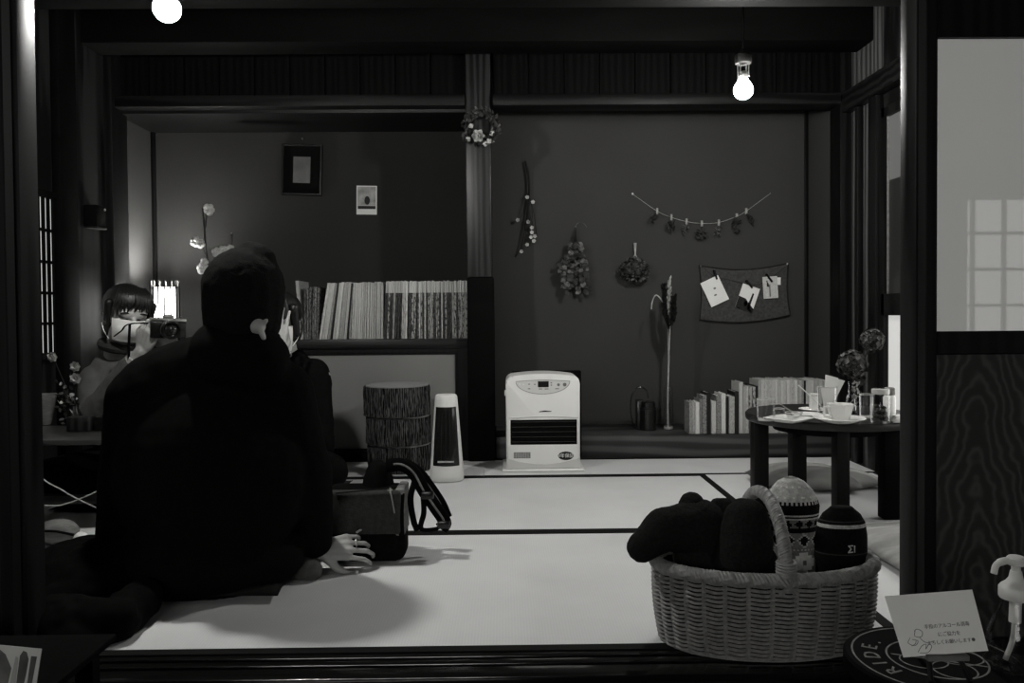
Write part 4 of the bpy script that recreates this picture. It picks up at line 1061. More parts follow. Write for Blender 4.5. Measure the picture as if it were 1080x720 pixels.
# cup on saucer
o, q, r = dish(885, 445, 27, .014, 'wide white saucer with raised rim under the faceted cup', 'cup_saucer')
z = ZT+.007
cp_ = thing('coffee_cup', 'faceted white cup with square handle on the wide saucer', 'cup', (q.x, q.y, z))
sc_ = q.y/FOC; rc_ = 14.5*sc_; hh = 17*sc_
T = Matrix.Translation((q.x+.003, q.y, z)) @ Matrix.Rotation(R(18), 4, 'Z')
MB().lathe([(rc_*.62, 0), (rc_*.66, .004), (rc_*.98, hh), (rc_, hh+.002), (rc_*.93, hh+.001), (rc_*.6, .008), (.001, .007)], 10, T).build('bowl', CHINA, cp_, auto=20)
hx = q.x - rc_
MB().tube([(hx+.012, q.y-.012, z+hh-.006), (hx-.012, q.y-.016, z+hh-.006), (hx-.010, q.y-.016, z+.016), (hx+.016, q.y-.012, z+.012)], .0045, 8).build('handle', CHINA, cp_)
# figurine vase with hydrangeas
q = TP(898, 436)
z = ZT+.001
fv = thing('flower_bottle', 'narrow clear bottle with two dried hydrangea heads, behind the cup', 'vase', (q.x, q.y, z))
hb = P(898, 402, q.y).z - z
MB().lathe([(.020, 0), (.022, .004), (.020, hb*.3), (.012, hb*.62), (.009, hb*.8), (.012, hb), (.010, hb), (.007, hb*.8), (.010, hb*.6), (.017, .01), (.001, .008)], 18, Matrix.Translation((q.x, q.y, z)), fn=lambda p, a, i: p*(1+.05*math.sin(5*a)) if 0 < i < 5 else p).build('glass_body', GLASS, fv)
MB().lathe([(.0205, .001), (.0215, .012), (.012, .016), (.001, .015)], 18, Matrix.Translation((q.x, q.y, z))).build('thick_base', BLACKPL, fv)
cd = MB()
for k in range(30): cd.leaf((q.x+random.uniform(-.012, .016), q.y-.018-random.uniform(0, .01), z+hb*random.uniform(.15, 1.0)), (random.uniform(-.6, .6), -.4, random.uniform(-.3, 1)), .020, .008)
cd.build('tied_sprig', PETAL, fv)
def hydrangea(cx, cy, rpx, label, pts, Y):
    c = P(cx, cy, Y); r = rpx*Y/FOC
    t = thing('dried_hydrangea', label, 'dried flower', tuple(P(*pts[0], Y)), 'hydrangeas in the narrow bottle')
    MB().tube(bez([P(x, y, Y) for x, y in pts], 16), .0028, 7).build('stalk', TWIG, t)
    b = MB(); b2 = MB()
    for k in range(150):
        u_ = (k+.5)/150; e = math.acos(1-2*u_); a = k*2.39996
        d = Vector((math.sin(e)*math.cos(a), math.sin(e)*math.sin(a), math.cos(e)))
        p = c + d*r*random.uniform(.78, 1.05); tgt = b2 if random.random() < .45 else b
        s1 = d.orthogonal().normalized(); s2 = d.cross(s1)
        ph = random.uniform(0, PI)
        for j in range(4):
            w = ph + j*PI/2; tgt.leaf(p, s1*math.cos(w) + s2*math.sin(w) + d*.35, r*.24, r*.22, up=d)
    b.ell(c, r*.72, u=12, v=8)
    b.build('florets', LEAFD, t); tag(b2.build('pale_florets', LEAFM, t), 'paler grey florets')
Yq = q.y
hydrangea(898.5, 384, 14.5, 'lower dried hydrangea head above the narrow bottle', [(898, 418), (898, 402), (899, 388)], Yq)
hydrangea(920, 359, 12, 'higher dried hydrangea head by the bright window slot', [(899, 418), (901, 402), (909, 385), (917, 366)], Yq+.01)
b = MB()
for pts in ([(899,418),(904,400),(907,385)], [(900,418),(906,408),(909,398)]): b.tube(bez([P(x, y, Yq-.01) for x, y in pts], 8), .0025, 6)
for k in range(26): p = P(903+random.uniform(-3, 8), 398+random.uniform(-14, 14), Yq-.01); b.leaf(p, (random.uniform(-1,1), -.4, random.uniform(-1,1)), .026, .016)
o = b.build('dark_leaf_sprig', LEAFD); tag(o, 'dark leafy sprig hanging below the hydrangea heads', 'dried leaves')
# glass, jar, salt, napkin
tumbler(914, 440.5, 7.5, 25, 'clear tumbler between the cup and the lidded jar', taper=.9)
q = TP(928.5, 445.5); s_ = q.y/FOC; z = ZT+.001
jr = thing('candy_jar', 'clear lidded glass jar half full of dark pieces', 'jar', (q.x, q.y, z))
T = Matrix.Translation((q.x, q.y, z)); rj = 10*s_; hj = 36*s_
MB().lathe([(rj*.9, 0), (rj, .006), (rj, hj*.75), (rj*.82, hj*.84), (rj*.82, hj*.86), (rj*.79, hj*.85), (rj*.96, hj*.74), (rj*.96, .008), (.001, .007)], 24, T).build('glass_body', GLASS, jr)
MB().lathe([(rj*.88, hj*.85), (rj*.9, hj*.86), (rj*.9, hj*.99), (rj*.84, hj)], 24, T).build('lid', GLASS_B, jr)
b = MB()
for k in range(26): a = random.uniform(0, 2*PI); rr = rj*.7*random.random()**.5; b.ell((q.x+rr*math.cos(a), q.y+rr*math.sin(a), z+.012+random.uniform(0, .042)), (.009, .008, .007), u=8, v=6)
o = b.build('dark_contents', LEAFD, jr); o['kind'] = 'stuff'
q = TP(938, 441); s_ = q.y/FOC
sj = thing('shaker', 'white shaker with pale cap behind the lidded jar', 'shaker', (q.x, q.y, z))
T = Matrix.Translation((q.x, q.y, z))
MB().lathe([(6*s_, 0), (6.4*s_, .004), (6.4*s_, 22*s_), (5*s_, 25*s_)], 20, T).build('body', CHINA, sj)
MB().lathe([(5.4*s_, 25*s_), (5.6*s_, 26*s_), (5.4*s_, 32*s_), (4*s_, 33*s_)], 20, T).build('cap', GREYP, sj)
q = TP(946, 445)
o = MB().ell((q.x, q.y, ZT+.011), (.026, .018, .016), u=16, v=10, fn=lambda p: p*(1+.22*noise.noise(p*90)) if p.z > -.006 else Vector((p.x, p.y, -.0098))).build('crumpled_napkin', PAPER); tag(o, 'crumpled white napkin at the table edge by the jar', 'napkin')

# ================================================================== FLOOR CUSHIONS
def zabuton(x, y, w, d, h, ang, m, name, label, fold=0.0):
    b = MB(); n = 22
    M = Matrix.Translation((x, y, .003)) @ Matrix.Rotation(ang, 4, 'Z')
    def pt(i, j, top):
        u_ = -1+2*i/n; v_ = -1+2*j/n
        e = (1-abs(u_)**3.0)*(1-abs(v_)**3.0)
        pin = 1 - .05*(1-u_*u_)*abs(v_) - .05*(1-v_*v_)*abs(u_)
        xx = u_*w/2*(1-.04*(1-v_*v_)); yy = v_*d/2*(1-.04*(1-u_*u_))
        wr_ = noise.noise(Vector((xx*9+x*5, yy*9, 0)))*.007*e
        z = (h*.30 + (h*.70*(e**.6) + wr_ + fold*max(0, u_)**2)) if top else max(0, h*.30*(1-e**.5))
        return M @ Vector((xx, yy, z))
    vs = [pt(i, j, 1) for j in range(n+1) for i in range(n+1)] + [pt(i, j, 0) for j in range(n+1) for i in range(n+1)]
    k = (n+1)**2
    fs = [(j*(n+1)+i, j*(n+1)+i+1, (j+1)*(n+1)+i+1, (j+1)*(n+1)+i) for j in range(n) for i in range(n)]
    fs += [tuple(q+k for q in f[::-1]) for f in fs]
    bd = list(range(n+1)) + [i*(n+1)+n for i in range(1, n+1)] + [n*(n+1)+j for j in range(n-1, -1, -1)] + [i*(n+1) for i in range(n-1, 0, -1)]
    fs += [(bd[i], bd[(i+1) % len(bd)], bd[(i+1) % len(bd)]+k, bd[i]+k) for i in range(len(bd))]
    b._add(vs, fs)
    o = b.build(name, m, None, loc=(x, y, .003), auto=80); return tag(o, label, 'cushion', 'floor cushions')
CUSH = mat('cushion_grey', .24, .95, .05, .35, 5, (1, 2.5, 1), bump=.3, bscale=160)
CUSHL = mat('cushion_light', .30, .95, .05, .3, 6, (1, 3, 1), bump=.3, bscale=160)
q = PZ(852, 516, 0); zabuton(q.x+.0, q.y+.06, .42, .30, .085, R(-8), CUSH, 'floor_cushion', 'thick grey floor cushion under the round table between its legs')
q = PZ(902, 519, 0); zabuton(q.x-.02, q.y+.12, .30, .24, .07, R(12), CUSHL, 'floor_cushion', 'smaller light grey floor cushion behind the table leg nearest the basket')
zabuton(1.33, 2.38, .54, .50, .055, R(3), CUSHL, 'floor_cushion', 'flat grey floor cushion on the tatami behind the basket, by the front post')

# ================================================================== BASKET WITH KNITWEAR
BC = Vector((.572, 1.765)); RA, RB = .222, .122      # base half axes
RIMZ = .178; RA2, RB2 = .238, .142
bk = thing('wicker_basket', 'large oval wicker basket with hooped rope-twist handle on the front edge of the tatami', 'basket', (BC.x, BC.y, .001))
def bax(z): f = z/RIMZ; return RA + (RA2-RA)*f + .006*math.sin(PI*f), RB + (RB2-RB)*f + .006*math.sin(PI*f)
NS = 30; NR = 18; per = NS*8
wv = MB()
for r_ in range(NR):
    z = .010 + (RIMZ-.022)*r_/(NR-1); A, B = bax(z); pts = []; ph = 0
    for k in range(per+1):
        a = 2*PI*k/per; o_ = .0085*abs(math.sin(NS*a/2))**.7 - .003
        pts.append((BC.x+(A+o_)*math.cos(a), BC.y+(B+o_)*math.sin(a), z + .0008*math.sin(NS*a)))
    wv.tube(pts, .0034, 6, cap=False)
wv.build('weave', WICKER, bk)
sk = MB()
for k in range(NS):
    a = 2*PI*k/NS
    sk.tube([(BC.x+(bax(z)[0]-.003)*math.cos(a), BC.y+(bax(z)[1]-.003)*math.sin(a), z) for z in (.004, .05, .1, .15, RIMZ-.004)], .0045, 6)
sk.build('stakes', WICKER, bk)
MB().lathe([(1, .001), (1, .008)], 48, Matrix.Translation((BC.x, BC.y, 0)) @ Matrix.Diagonal((RA-.002, RB-.002, 1, 1))).build('bottom', WICKER, bk)
MB().lathe([(RA/.24-.045, .006), (RA2/.24-.045, RIMZ-.004), (RA2/.24-.06, RIMZ-.004), (RA/.24-.06, .008)], 60, Matrix.Translation((BC.x, BC.y, 0)) @ Matrix.Diagonal((.24, .24*RB2/RA2*.985, 1, 1)), capb=False, capt=False).build('dark_backing', BLACK, bk)  # black sheet put inside to darken the gaps of the weave
def rope(path, R_, r_, turns, n, closed=False):
    """three strands twisted round a path"""
    mb = MB(); pts = [Vector(p) for p in path]; N = len(pts)
    for s in range(4):
        line = []; prev = None
        for i in range(N):
            t = (pts[(i+1) % N] - pts[i-1]) if closed else (pts[min(i+1, N-1)] - pts[max(i-1, 0)])
            t.normalize()
            if prev is None: a = t.cross(Vector((0, .3, 1))).normalized()
            else: a = (prev - t*prev.dot(t)).normalized()
            prev = a; b = t.cross(a)
            ph = 2*PI*(s/4 + turns*i/(N-1)); line.append(pts[i] + a*math.cos(ph)*R_ + b*math.sin(ph)*R_)
        mb.tube(line, r_, 6, cap=True)
    return mb
N = 420
rimp = [Vector((BC.x+RA2*math.cos(2*PI*k/N), BC.y+RB2*math.sin(2*PI*k/N), RIMZ)) for k in range(N+1)]
rope(rimp, .0092, .0066, 48, N).build('rim', WICKER, bk)
hx_ = BC.x - .010
hp = []
for k in range(161):
    t_ = k/160; a = PI*t_
    hp.append(Vector((hx_ + .004*math.sin(a) + .012*(1-t_), BC.y - (RB2-.004)*math.cos(a)*1.0, RIMZ + .006 + .142*math.sin(a)**.9)))
rope(hp, .0084, .0062, 17, 161).build('handle', WICKER, bk)
for sgn in (-1, 1):
    bd_ = MB()
    y_ = BC.y + sgn*(RB2-.002); xh = hp[0].x if sgn < 0 else hp[-1].x
    for k in range(5): bd_.tube([(xh+.018*math.cos(2*PI*j/16), y_+.018*math.sin(2*PI*j/16), RIMZ+.012+.006*k) for j in range(17)], .0035, 6)
    for dx in (-1, 1):
        for off in (0, .008): bd_.tube(bez([(xh+dx*(.012+off), y_+sgn*.010, RIMZ+.014), (xh+dx*(.002+off), y_+sgn*.020, RIMZ-.002), (xh-dx*(.012+off), y_+sgn*.014, RIMZ-.022)], 8), .0038, 6)
    bd_.build('binding', WICKER, bk)
# dark fleece slippers: long rounded shapes, soles up, hanging over the rim
def fleece(shapes, label, m, loc):
    b = MB()
    for s in shapes:
        if s[0] == 'c': b.cap(*s[1:])
        else: b.ell(*s[1:])
    return soft(b, 'fleece_slipper', m, None, .006, 6, loc=loc, textured=.0018, tsize=.02)
FLEECE = mat('dark_fleece', .013, .95, .04, .35, 130, sheen=.0, bump=.5, bscale=240)
def BP(px, py, Y): return P(px, py, Y)
Ym = 1.74
o = fleece([('c', BP(677, 577, Ym), .034, BP(700, 558, Ym+.02), .048), ('c', BP(700, 558, Ym+.02), .048, BP(738, 555, Ym+.05), .062), ('c', BP(738, 555, Ym+.05), .062, BP(745, 585, Ym+.06), .05)], '', FLEECE, tuple(BP(720, 590, Ym)))
tag(o, 'black fleece slipper with a rounded end drooping over the basket rim', 'slipper', 'dark knitwear in the basket')
Ym = 1.80
o = fleece([('c', BP(730, 532, Ym), .030, BP(728, 556, Ym), .044), ('c', BP(728, 556, Ym), .044, BP(742, 590, Ym-.01), .055)], '', FLEECE, tuple(BP(735, 590, Ym)))
tag(o, 'black fleece slipper standing up with a single round knob end', 'slipper', 'dark knitwear in the basket')
o = fleece([('c', BP(757, 533, Ym+.02), .020, BP(764, 535, Ym+.02), .024), ('c', BP(764, 538, Ym+.02), .026, BP(762, 575, Ym), .05), ('c', BP(752, 545, Ym+.01), .022, BP(758, 570, Ym), .04)], '', FLEECE, tuple(BP(760, 590, Ym)))
tag(o, 'folded black fleece slipper in the middle of the basket', 'slipper', 'dark knitwear in the basket')
Ym = 1.725
o = fleece([('c', BP(787, 549, Ym), .050, BP(785, 575, Ym), .060), ('c', BP(785, 575, Ym), .060, BP(775, 592, Ym), .05), ('e', BP(797, 560, Ym), (.035, .03, .05))], '', FLEECE, tuple(BP(785, 595, Ym)))
tag(o, 'wide black fleece slipper right against the basket handle', 'slipper', 'dark knitwear in the basket')
o = fleece([('c', BP(728, 588, 1.79), .040, BP(765, 592, 1.79), .048), ('c', BP(765, 592, 1.80), .048, BP(800, 594, 1.80), .045)], '', FLEECE, tuple(BP(760, 600, 1.78)))
tag(o, 'black fleece slipper lying flat under the others along the basket rim', 'slipper', 'dark knitwear in the basket')
# patterned knit hat: profile of (x half width, z) with bands coloured by face height
def hat(name, label, base, top, wid, dep, prof, bands, M, band_fn, cat='hat'):
    """prof: (fraction of width, fraction of height)"""
    pass
def knit_hat(px0, px1, ptop, pbase, Y, lean, mats, pick, name, label, prof, dep=.05, seg=72, rows=60):
    b0 = P((px0+px1)/2, pbase, Y); tp_ = P((px0+px1)/2 + lean, ptop, Y); W = (px1-px0)/2*Y/FOC
    t = bmesh.new(); vs = []
    def lerp_prof(f):
        for i in range(len(prof)-1):
            if prof[i][1] <= f <= prof[i+1][1]:
                u_ = (f-prof[i][1])/(prof[i+1][1]-prof[i][1]+1e-9); return prof[i][0] + (prof[i+1][0]-prof[i][0])*u_
        return prof[-1][0]
    for i in range(rows+1):
        f = i/rows; c = b0.lerp(tp_, f); w = W*lerp_prof(f)
        for k in range(seg):
            a = 2*PI*k/seg; rib = 1 + .008*math.sin(24*a) + .012*noise.noise(Vector((math.cos(a)*2, math.sin(a)*2, f*5)))
            vs.append(t.verts.new((c.x + w*math.cos(a)*rib, c.y + w*.62*math.sin(a)*rib, c.z)))
    for i in range(rows):
        for k in range(seg):
            f = t.faces.new((vs[i*seg+k], vs[i*seg+(k+1) % seg], vs[(i+1)*seg+(k+1) % seg], vs[(i+1)*seg+k]))
            f.material_index = pick((k+.5)/seg, (i+.5)/rows)
    t.faces.new(list(reversed(vs[:seg]))); t.faces.new(vs[-seg:])
    me = bpy.data.meshes.new(name); bmesh.ops.translate(t, verts=t.verts, vec=-b0)
    for f in t.faces: f.smooth = True
    bmesh.ops.recalc_face_normals(t, faces=t.faces)
    t.to_mesh(me); t.free()
    for m in mats: me.materials.append(m)
    o = bpy.data.objects.new(name, me); o.location = b0; COL.objects.link(o)
    return o
KL = mat('knit_light', .48, .95, .05, .25, 90, bump=.5, bscale=260); KM = mat('knit_grey', .20, .95, .05, .25, 90, bump=.5, bscale=260); KP = mat('knit_pale', .75, .95, .05, .15, 90, bump=.5, bscale=260); KD = BLACK2
def pick1(u_, f):
    # u: 0.75 faces the camera
    d = ((u_ - .79 + .5) % 1 - .5)
    if f > .76: return 2 if False else 1 if (f > .985) else (3 if (int(d*90) % 5 == 0 and int(f*60) % 6 == 0) else 0)
    if f > .735: return 0 if int(u_*72) % 2 else 2
    if f > .635: return 2
    if f > .61: return 0
    if f > .595: return 2
    if f > .575: return 0
    if f > .50:
        return 2 if abs(((d*14) % 1)-.5) + abs((f-.54)/.05)*.5 < .42 else 1
    if f > .455: return 2
    if f > .28:
        e = abs(((d*9+.5) % 1)-.5)*2 + abs((f-.37)/.085)
        return 2 if e < .72 else (0 if e < .95 else 1)
    if f > .265: return 0 if int(u_*72) % 2 else 1
    x_ = d*26; y_ = (f-.14)/.042
    if abs(x_) < .45 and abs(y_) < .5: return 1
    if (abs(x_) < .9 and abs(y_) < 2.7) or (abs(y_) < .9 and abs(x_) < 2.4) or (abs(x_) < 1.7 and abs(y_) < 1.7): return 3
    return 1
o = knit_hat(812, 866, 502, 604, 1.87, -5, [KL, KM, KD, KP], pick1, 'knit_hat', '', [(.78, 0), (.84, .2), (.90, .45), (1.02, .62), (1.06, .70), (1.0, .78), (.78, .88), (.52, .95), (.26, .985), (.08, 1.0)])
tag(o, 'patterned pale and dark knit hat with star and diamond bands in the basket', 'hat', 'hats in the basket')
def pick2(u_, f):
    if .74 < f < .78: return 1
    if .82 < f < .84: return 2
    if .36 < f < .385: return 2
    return 0
o = knit_hat(858, 915, 534, 608, 1.775, 1, [KD, KL, CHAR], pick2, 'knit_hat', '', [(.74, 0), (.84, .16), (.98, .30), (.97, .34), (.95, .6), (.88, .78), (.70, .9), (.50, .965), (.40, 1.0)])
tag(o, 'black knit hat with one pale stripe and lettered band in the basket', 'hat', 'hats in the basket')
q = P(899, 580, 1.735)
lt_ = MB().merge(text_bm('ΣI', .022, .001), Matrix.Translation((q.x, 1.7385, q.z)) @ Matrix.Rotation(R(16), 4, 'Z') @ FRONT).build('band_lettering', KP, None, smooth=False)
lt_.parent = o; lt_.location = lt_.location - o.location

# ================================================================== BACKPACK ON THE TATAMI
q = PZ(395, 596, 0)
bpk = thing('backpack', 'black and grey backpack with looping padded straps on the tatami by the hand', 'backpack', (q.x, q.y+.06, .001))
Y0 = q.y
a = P(340, 600, Y0); b_ = P(427, 600, Y0)
body = MB()
body.rbox((a.x, Y0, .004), (b_.x, Y0+.12, P(400, 516, Y0).z), .030, 4)
body.build('pack_body', BLACK, bpk)
fp0, fp1 = P(344, 563, Y0), P(423, 517, Y0)
pan = MB().rbox((fp0.x, Y0-.018, fp0.z), (fp1.x, Y0+.03, fp1.z), .010, 3).build('front_pocket', CHAR, bpk)
tag(pan, 'dark grey pocket panel')
MB().tube(bez([P(354, 520, Y0-.02), P(380, 517.5, Y0-.021), P(411, 515, Y0-.02)], 12), .0022, 6).build('zip', BLACKPL, pan)
z_ = MB(); c = P(411.5, 517, Y0-.024); z_.tube([c + Vector((-.006, 0, 0)), c + Vector((.006, -.002, .002))], .0028, 6); z_.tube([c + Vector((0, 0, -.008)), c + Vector((0, -.002, .008))], .0028, 6)
z_.tube(bez([c, P(414, 530, Y0-.022), P(416, 541, Y0-.022)], 8), .0022, 6); z_.build('zip_pull', METAL, pan)
MB().rbox((P(417, 560, Y0).x, Y0-.004, .085), (P(427, 560, Y0).x, Y0+.115, P(420, 514, Y0).z-.004), .006, 2).build('side_panel', GREYCLOTH, bpk)
MB().tube([P(376, 561.5, Y0-.022), P(381, 558, Y0-.022)], .0035, 8).build('clasp', METAL, bpk)
dome = MB(); dc = P(399, 523, Y0+.085)
dome.ell(dc, (.050, .065, .112), u=20, v=12); dome.build('top_lid', BLACK, bpk)
def strap(pts, w, name, stripe=True):
    c = bez([P(x, y, Y) for x, y, Y in pts], 40)
    o = MB().tube(c, w, 12, flat=.45, up=(0, -1, 0)).build(name, BLACK, bpk)
    if stripe:
        off = [p + Vector((0, -w*.9, w*.25)) for p in c]
        MB().tube(off[3:-3], w*.16, 6).build('reflective_stripe', GREYP, o)
    return o
strap([(408,491,Y0+.06),(424,490,Y0+.05),(437,499,Y0+.05),(447,517,Y0+.05),(458,533,Y0+.06),(469,550,Y0+.07),(465,557,Y0+.07)], .020, 'shoulder_strap')
strap([(425,488,Y0+.10),(440,497,Y0+.10),(452,512,Y0+.10),(464,530,Y0+.11),(471,546,Y0+.11)], .018, 'shoulder_strap')
strap([(438,505,Y0+.04),(433,525,Y0+.03),(436,548,Y0+.03),(440,559,Y0+.04)], .009, 'webbing', False)
strap([(446,520,Y0+.05),(447,540,Y0+.04),(444,557,Y0+.05),(458,558,Y0+.06),(466,554,Y0+.07)], .008, 'webbing', False)
strap([(424,520,Y0+.0),(423,545,Y0-.01),(424,570,Y0-.005)], .008, 'webbing', False)
for px, py, Y in ((451, 522, Y0+.03), (468, 553, Y0+.05)):
    c = P(px, py, Y); MB().rbox((c.x-.018, c.y-.006, c.z-.012), (c.x+.018, c.y+.006, c.z+.012), .004, 2).build('buckle', BLACKPL, bpk)

# ================================================================== LOW TABLE ON THE OTHER SIDE
zt = .322
lt = thing('low_table', 'dark low rectangular table with flowers between the seated people', 'table', (-1.3, 2.86, .001))
MB().rbox((-1.84, 2.66, zt-.018), (-.78, 3.02, zt), .004, 2).build('tabletop', mat('edge_wood', .035, .3, .4, .3, 14, (.3, 3, 1)), lt)
for x in (-1.80, -.86):
    for y in (2.70, 2.94): MB().rbox((x, y, .001), (x+.05, y+.05, zt-.018), .003, 1).build('leg', BLACKWOOD, lt)
MB().rbox((-1.75, 2.91, .05), (-.86, 2.94, .085), .003, 1).build('stretcher', WOOD_BOARD, lt)
q = PZ(79, 449, zt)
fvz = thing('flower_vase', 'small dark vase on the low table behind the front post', 'vase', (q.x, q.y, zt+.001))
MB().lathe([(.018, 0), (.026, .01), (.028, .035), (.016, .06), (.014, .075), (.018, .08), (.014, .079), (.011, .07)], 18, Matrix.Translation((q.x, q.y, zt+.001))).build('vase_body', BLACKPL, fvz)
Yv = q.y
for px, py, r, lab in ((80, 386.5, 5.5, 'round white flower highest in the small dark vase'), (80.5, 399, 6.2, 'round white flower just below the highest one in the small dark vase'), (56, 376.5, 5.5, 'white flower leaning out beside the front post from the small dark vase')):
    c = P(px, py, Yv-.01); rr = r*Yv/FOC
    t = thing('cut_flower', lab, 'flower', (q.x, q.y, zt+.06), 'white flowers in the dark vase')
    MB().tube(bez([Vector((q.x, q.y, zt+.03)), Vector((q.x + (c.x-q.x)*.2, q.y, zt+.10)), c], 12), .002, 6).build('stalk', TWIG, t)
    b = MB()
    for lay in range(3):
        for k in range(7-lay): a = 2*PI*k/(7-lay)+lay; d = Vector((math.cos(a), -.35-.5*lay, math.sin(a))); b.leaf(c - Vector((0, .003*lay, 0)), d, rr*(1.1-.2*lay), rr*.9, up=(0, -1, .1))
    b.ell(c, rr*.55, u=10, v=6); b.build('petals', PETAL, t)
b = MB(); b2 = MB()
for k in range(60):
    p = P(72 + random.gauss(0, 7), 424 + random.gauss(0, 12), Yv + random.uniform(-.02, .02)); (b2 if k % 4 == 0 else b).leaf(p, (random.uniform(-1,1), -.4, random.uniform(-.2,1)), .022, .012)
for k in range(7): b.tube(bez([Vector((q.x, q.y, zt+.05)), P(72+random.uniform(-10, 10), 430, Yv), P(70+random.uniform(-14, 16), random.uniform(405, 420), Yv)], 8), .0014, 5)
o = b.build('greenery', LEAFD, fvz); o['kind'] = 'stuff'
b2.build('filler_blossoms', PETAL, fvz)
q = PZ(53, 447, zt)
o = MB().lathe([(.016, 0), (.020, .01), (.040, .115), (.038, .115), (.018, .012), (.001, .01)], 24, Matrix.Translation((q.x-.005, q.y-.02, zt+.001))).build('paper_cup', GREYCLOTH); tag(o, 'pale tapering cup at the end of the low table by the front post', 'cup')
q = PZ(82, 456, zt)
o = MB().rbox((q.x-.045, q.y+.01, zt+.001), (q.x+.035, q.y+.06, zt+.052), .003, 2).build('wooden_box', WOOD_POST); tag(o, 'small plain wooden box on the low table under the flowers', 'box')
o = MB().rbox((q.x+.045, q.y+.02, zt+.001), (q.x+.14, q.y+.09, zt+.050), .003, 2).build('dark_box', BLACKPL); tag(o, 'flat black box beside the wooden box on the low table', 'box')
q2 = PZ(98, 446, zt)
o = MB().rbox((q2.x-.03, q2.y+.02, zt+.051), (q2.x+.05, q2.y+.08, zt+.060), .002, 1).build('small_notebook', GREYP); tag(o, 'thin grey notebook lying on the flat black box', 'notebook')
# cords and pouch on the floor below
o = MB().tube(bez([P(40, 450, 2.64), P(41, 498, 2.62), P(66, 517, 2.60), P(86, 528, 2.58), P(112, 540, 2.56), PZ(160, 562, .006)], 40), .0022, 8).build('cord', PETAL); tag(o, 'pale cord slanting down from the low table edge by the front post', 'cord')
o = MB().tube(bez([PZ(20, 560, .006), P(42, 535, 2.57), P(62, 533, 2.57), P(84, 526, 2.59), P(108, 514, 2.61), P(125, 495, 2.63), P(130, 455, 2.64)], 40), .0022, 8).build('cord', PETAL); tag(o, 'pale cord curving up across the other one before the low table', 'cord')
q = PZ(56, 577, 0)
pch = thing('cloth_pouch', 'pale cloth pouch with dark drawstring on the tatami by the front post', 'pouch', (q.x, q.y, .001))
MB().ell((q.x, q.y+.03, .042), (.065, .045, .040), u=18, v=10).build('pouch_body', GREYCLOTH, pch)
MB().ell((q.x+.07, q.y+.03, .022), (.024, .02, .018)).build('white_toggle', PAPER, pch)
MB().tube(bez([Vector((q.x-.04, q.y-.010, .055)), Vector((q.x+.02, q.y-.018, .055)), Vector((q.x+.06, q.y+.01, .036))], 12), .004, 6).build('drawstring', BLACK, pch)

# ================================================================== PEOPLE
def hand_shapes(mb, M, side, curl=(.5, .6, .4), spread=1.0, thumb_in=.3, k=1.0):
    """M: local x = across, y = towards the fingertips, z = back of the hand; side +1 puts the thumb at +x"""
    s = side
    def W(x, y, z): return M @ Vector((x*k, y*k, z*k))
    kn = [(.031*s, .084), (.0105*s, .091), (-.0105*s, .087), (-.030*s, .076)]
    for (x, y) in kn: mb.cap(W(x*.55, .008, 0), .0135*k, W(x, y, 0), .0098*k, 10)
    mb.cap(W(.026*s, .03, -.006), .013*k, W(-.018*s, .03, -.006), .012*k, 10)
    ln = [(.042, .025, .020), (.046, .029, .021), (.042, .026, .020), (.033, .020, .018)]
    for f, (x, y) in enumerate(kn):
        p = Vector((x, y, 0)); ang = 0; dx = x*4.0*spread*.05/.05*.9; r = (.0080, .0082, .0078, .0070)[f]
        for j in range(3):
            ang += curl[j] * (1 + .10*f)
            d = Vector((dx*(1-.3*j), math.cos(ang), -math.sin(ang))).normalized()
            n = p + d*ln[f][j]
            mb.cap(W(*p), r*k*(1-.10*j), W(*n), r*k*(1-.10*(j+1)), 10); p = n
    p0, p1 = Vector((.022*s, .018, -.006)), Vector((.046*s - thumb_in*.02*s, .046, -.016))
    p2 = p1 + Vector((.012*s - thumb_in*.03*s, .030, -.010)); p3 = p2 + Vector((-.004*s, .024, -.006))
    mb.cap(W(*p0), .0145*k, W(*p1), .0115*k, 10); mb.cap(W(*p1), .0112*k, W(*p2), .0098*k, 10); mb.cap(W(*p2), .0098*k, W(*p3), .0082*k, 10)
def head_shapes(mb, M, k=1.0):
    def W(x, y, z): return M @ Vector((x*k, y*k, z*k))
    Q = M.to_3x3().to_4x4()
    def e(c, r): mb.ell(W(*c), tuple(v*k for v in r), Q, 22, 14)
    e((0, -.015, .035), (.074, .092, .084)); e((0, .022, -.040), (.057, .062, .060)); e((0, .046, -.068), (.026, .026, .020))
    e((.034, .058, -.012), (.026, .018, .020)); e((-.034, .058, -.012), (.026, .018, .020)); e((0, .062, .032), (.052, .020, .026))
    mb.cap(W(0, .080, .012), .010*k, W(0, .098, -.016), .0115*k, 10)
    e((0, .074, -.046), (.022, .012, .006)); e((0, .073, -.056), (.018, .012, .006))
    for s in (-1, 1): e((.076*s, -.012, -.004), (.010, .020, .030))
    mb.cap(W(0, -.025, -.05), .050*k, W(0, -.045, -.15), .054*k, 16)
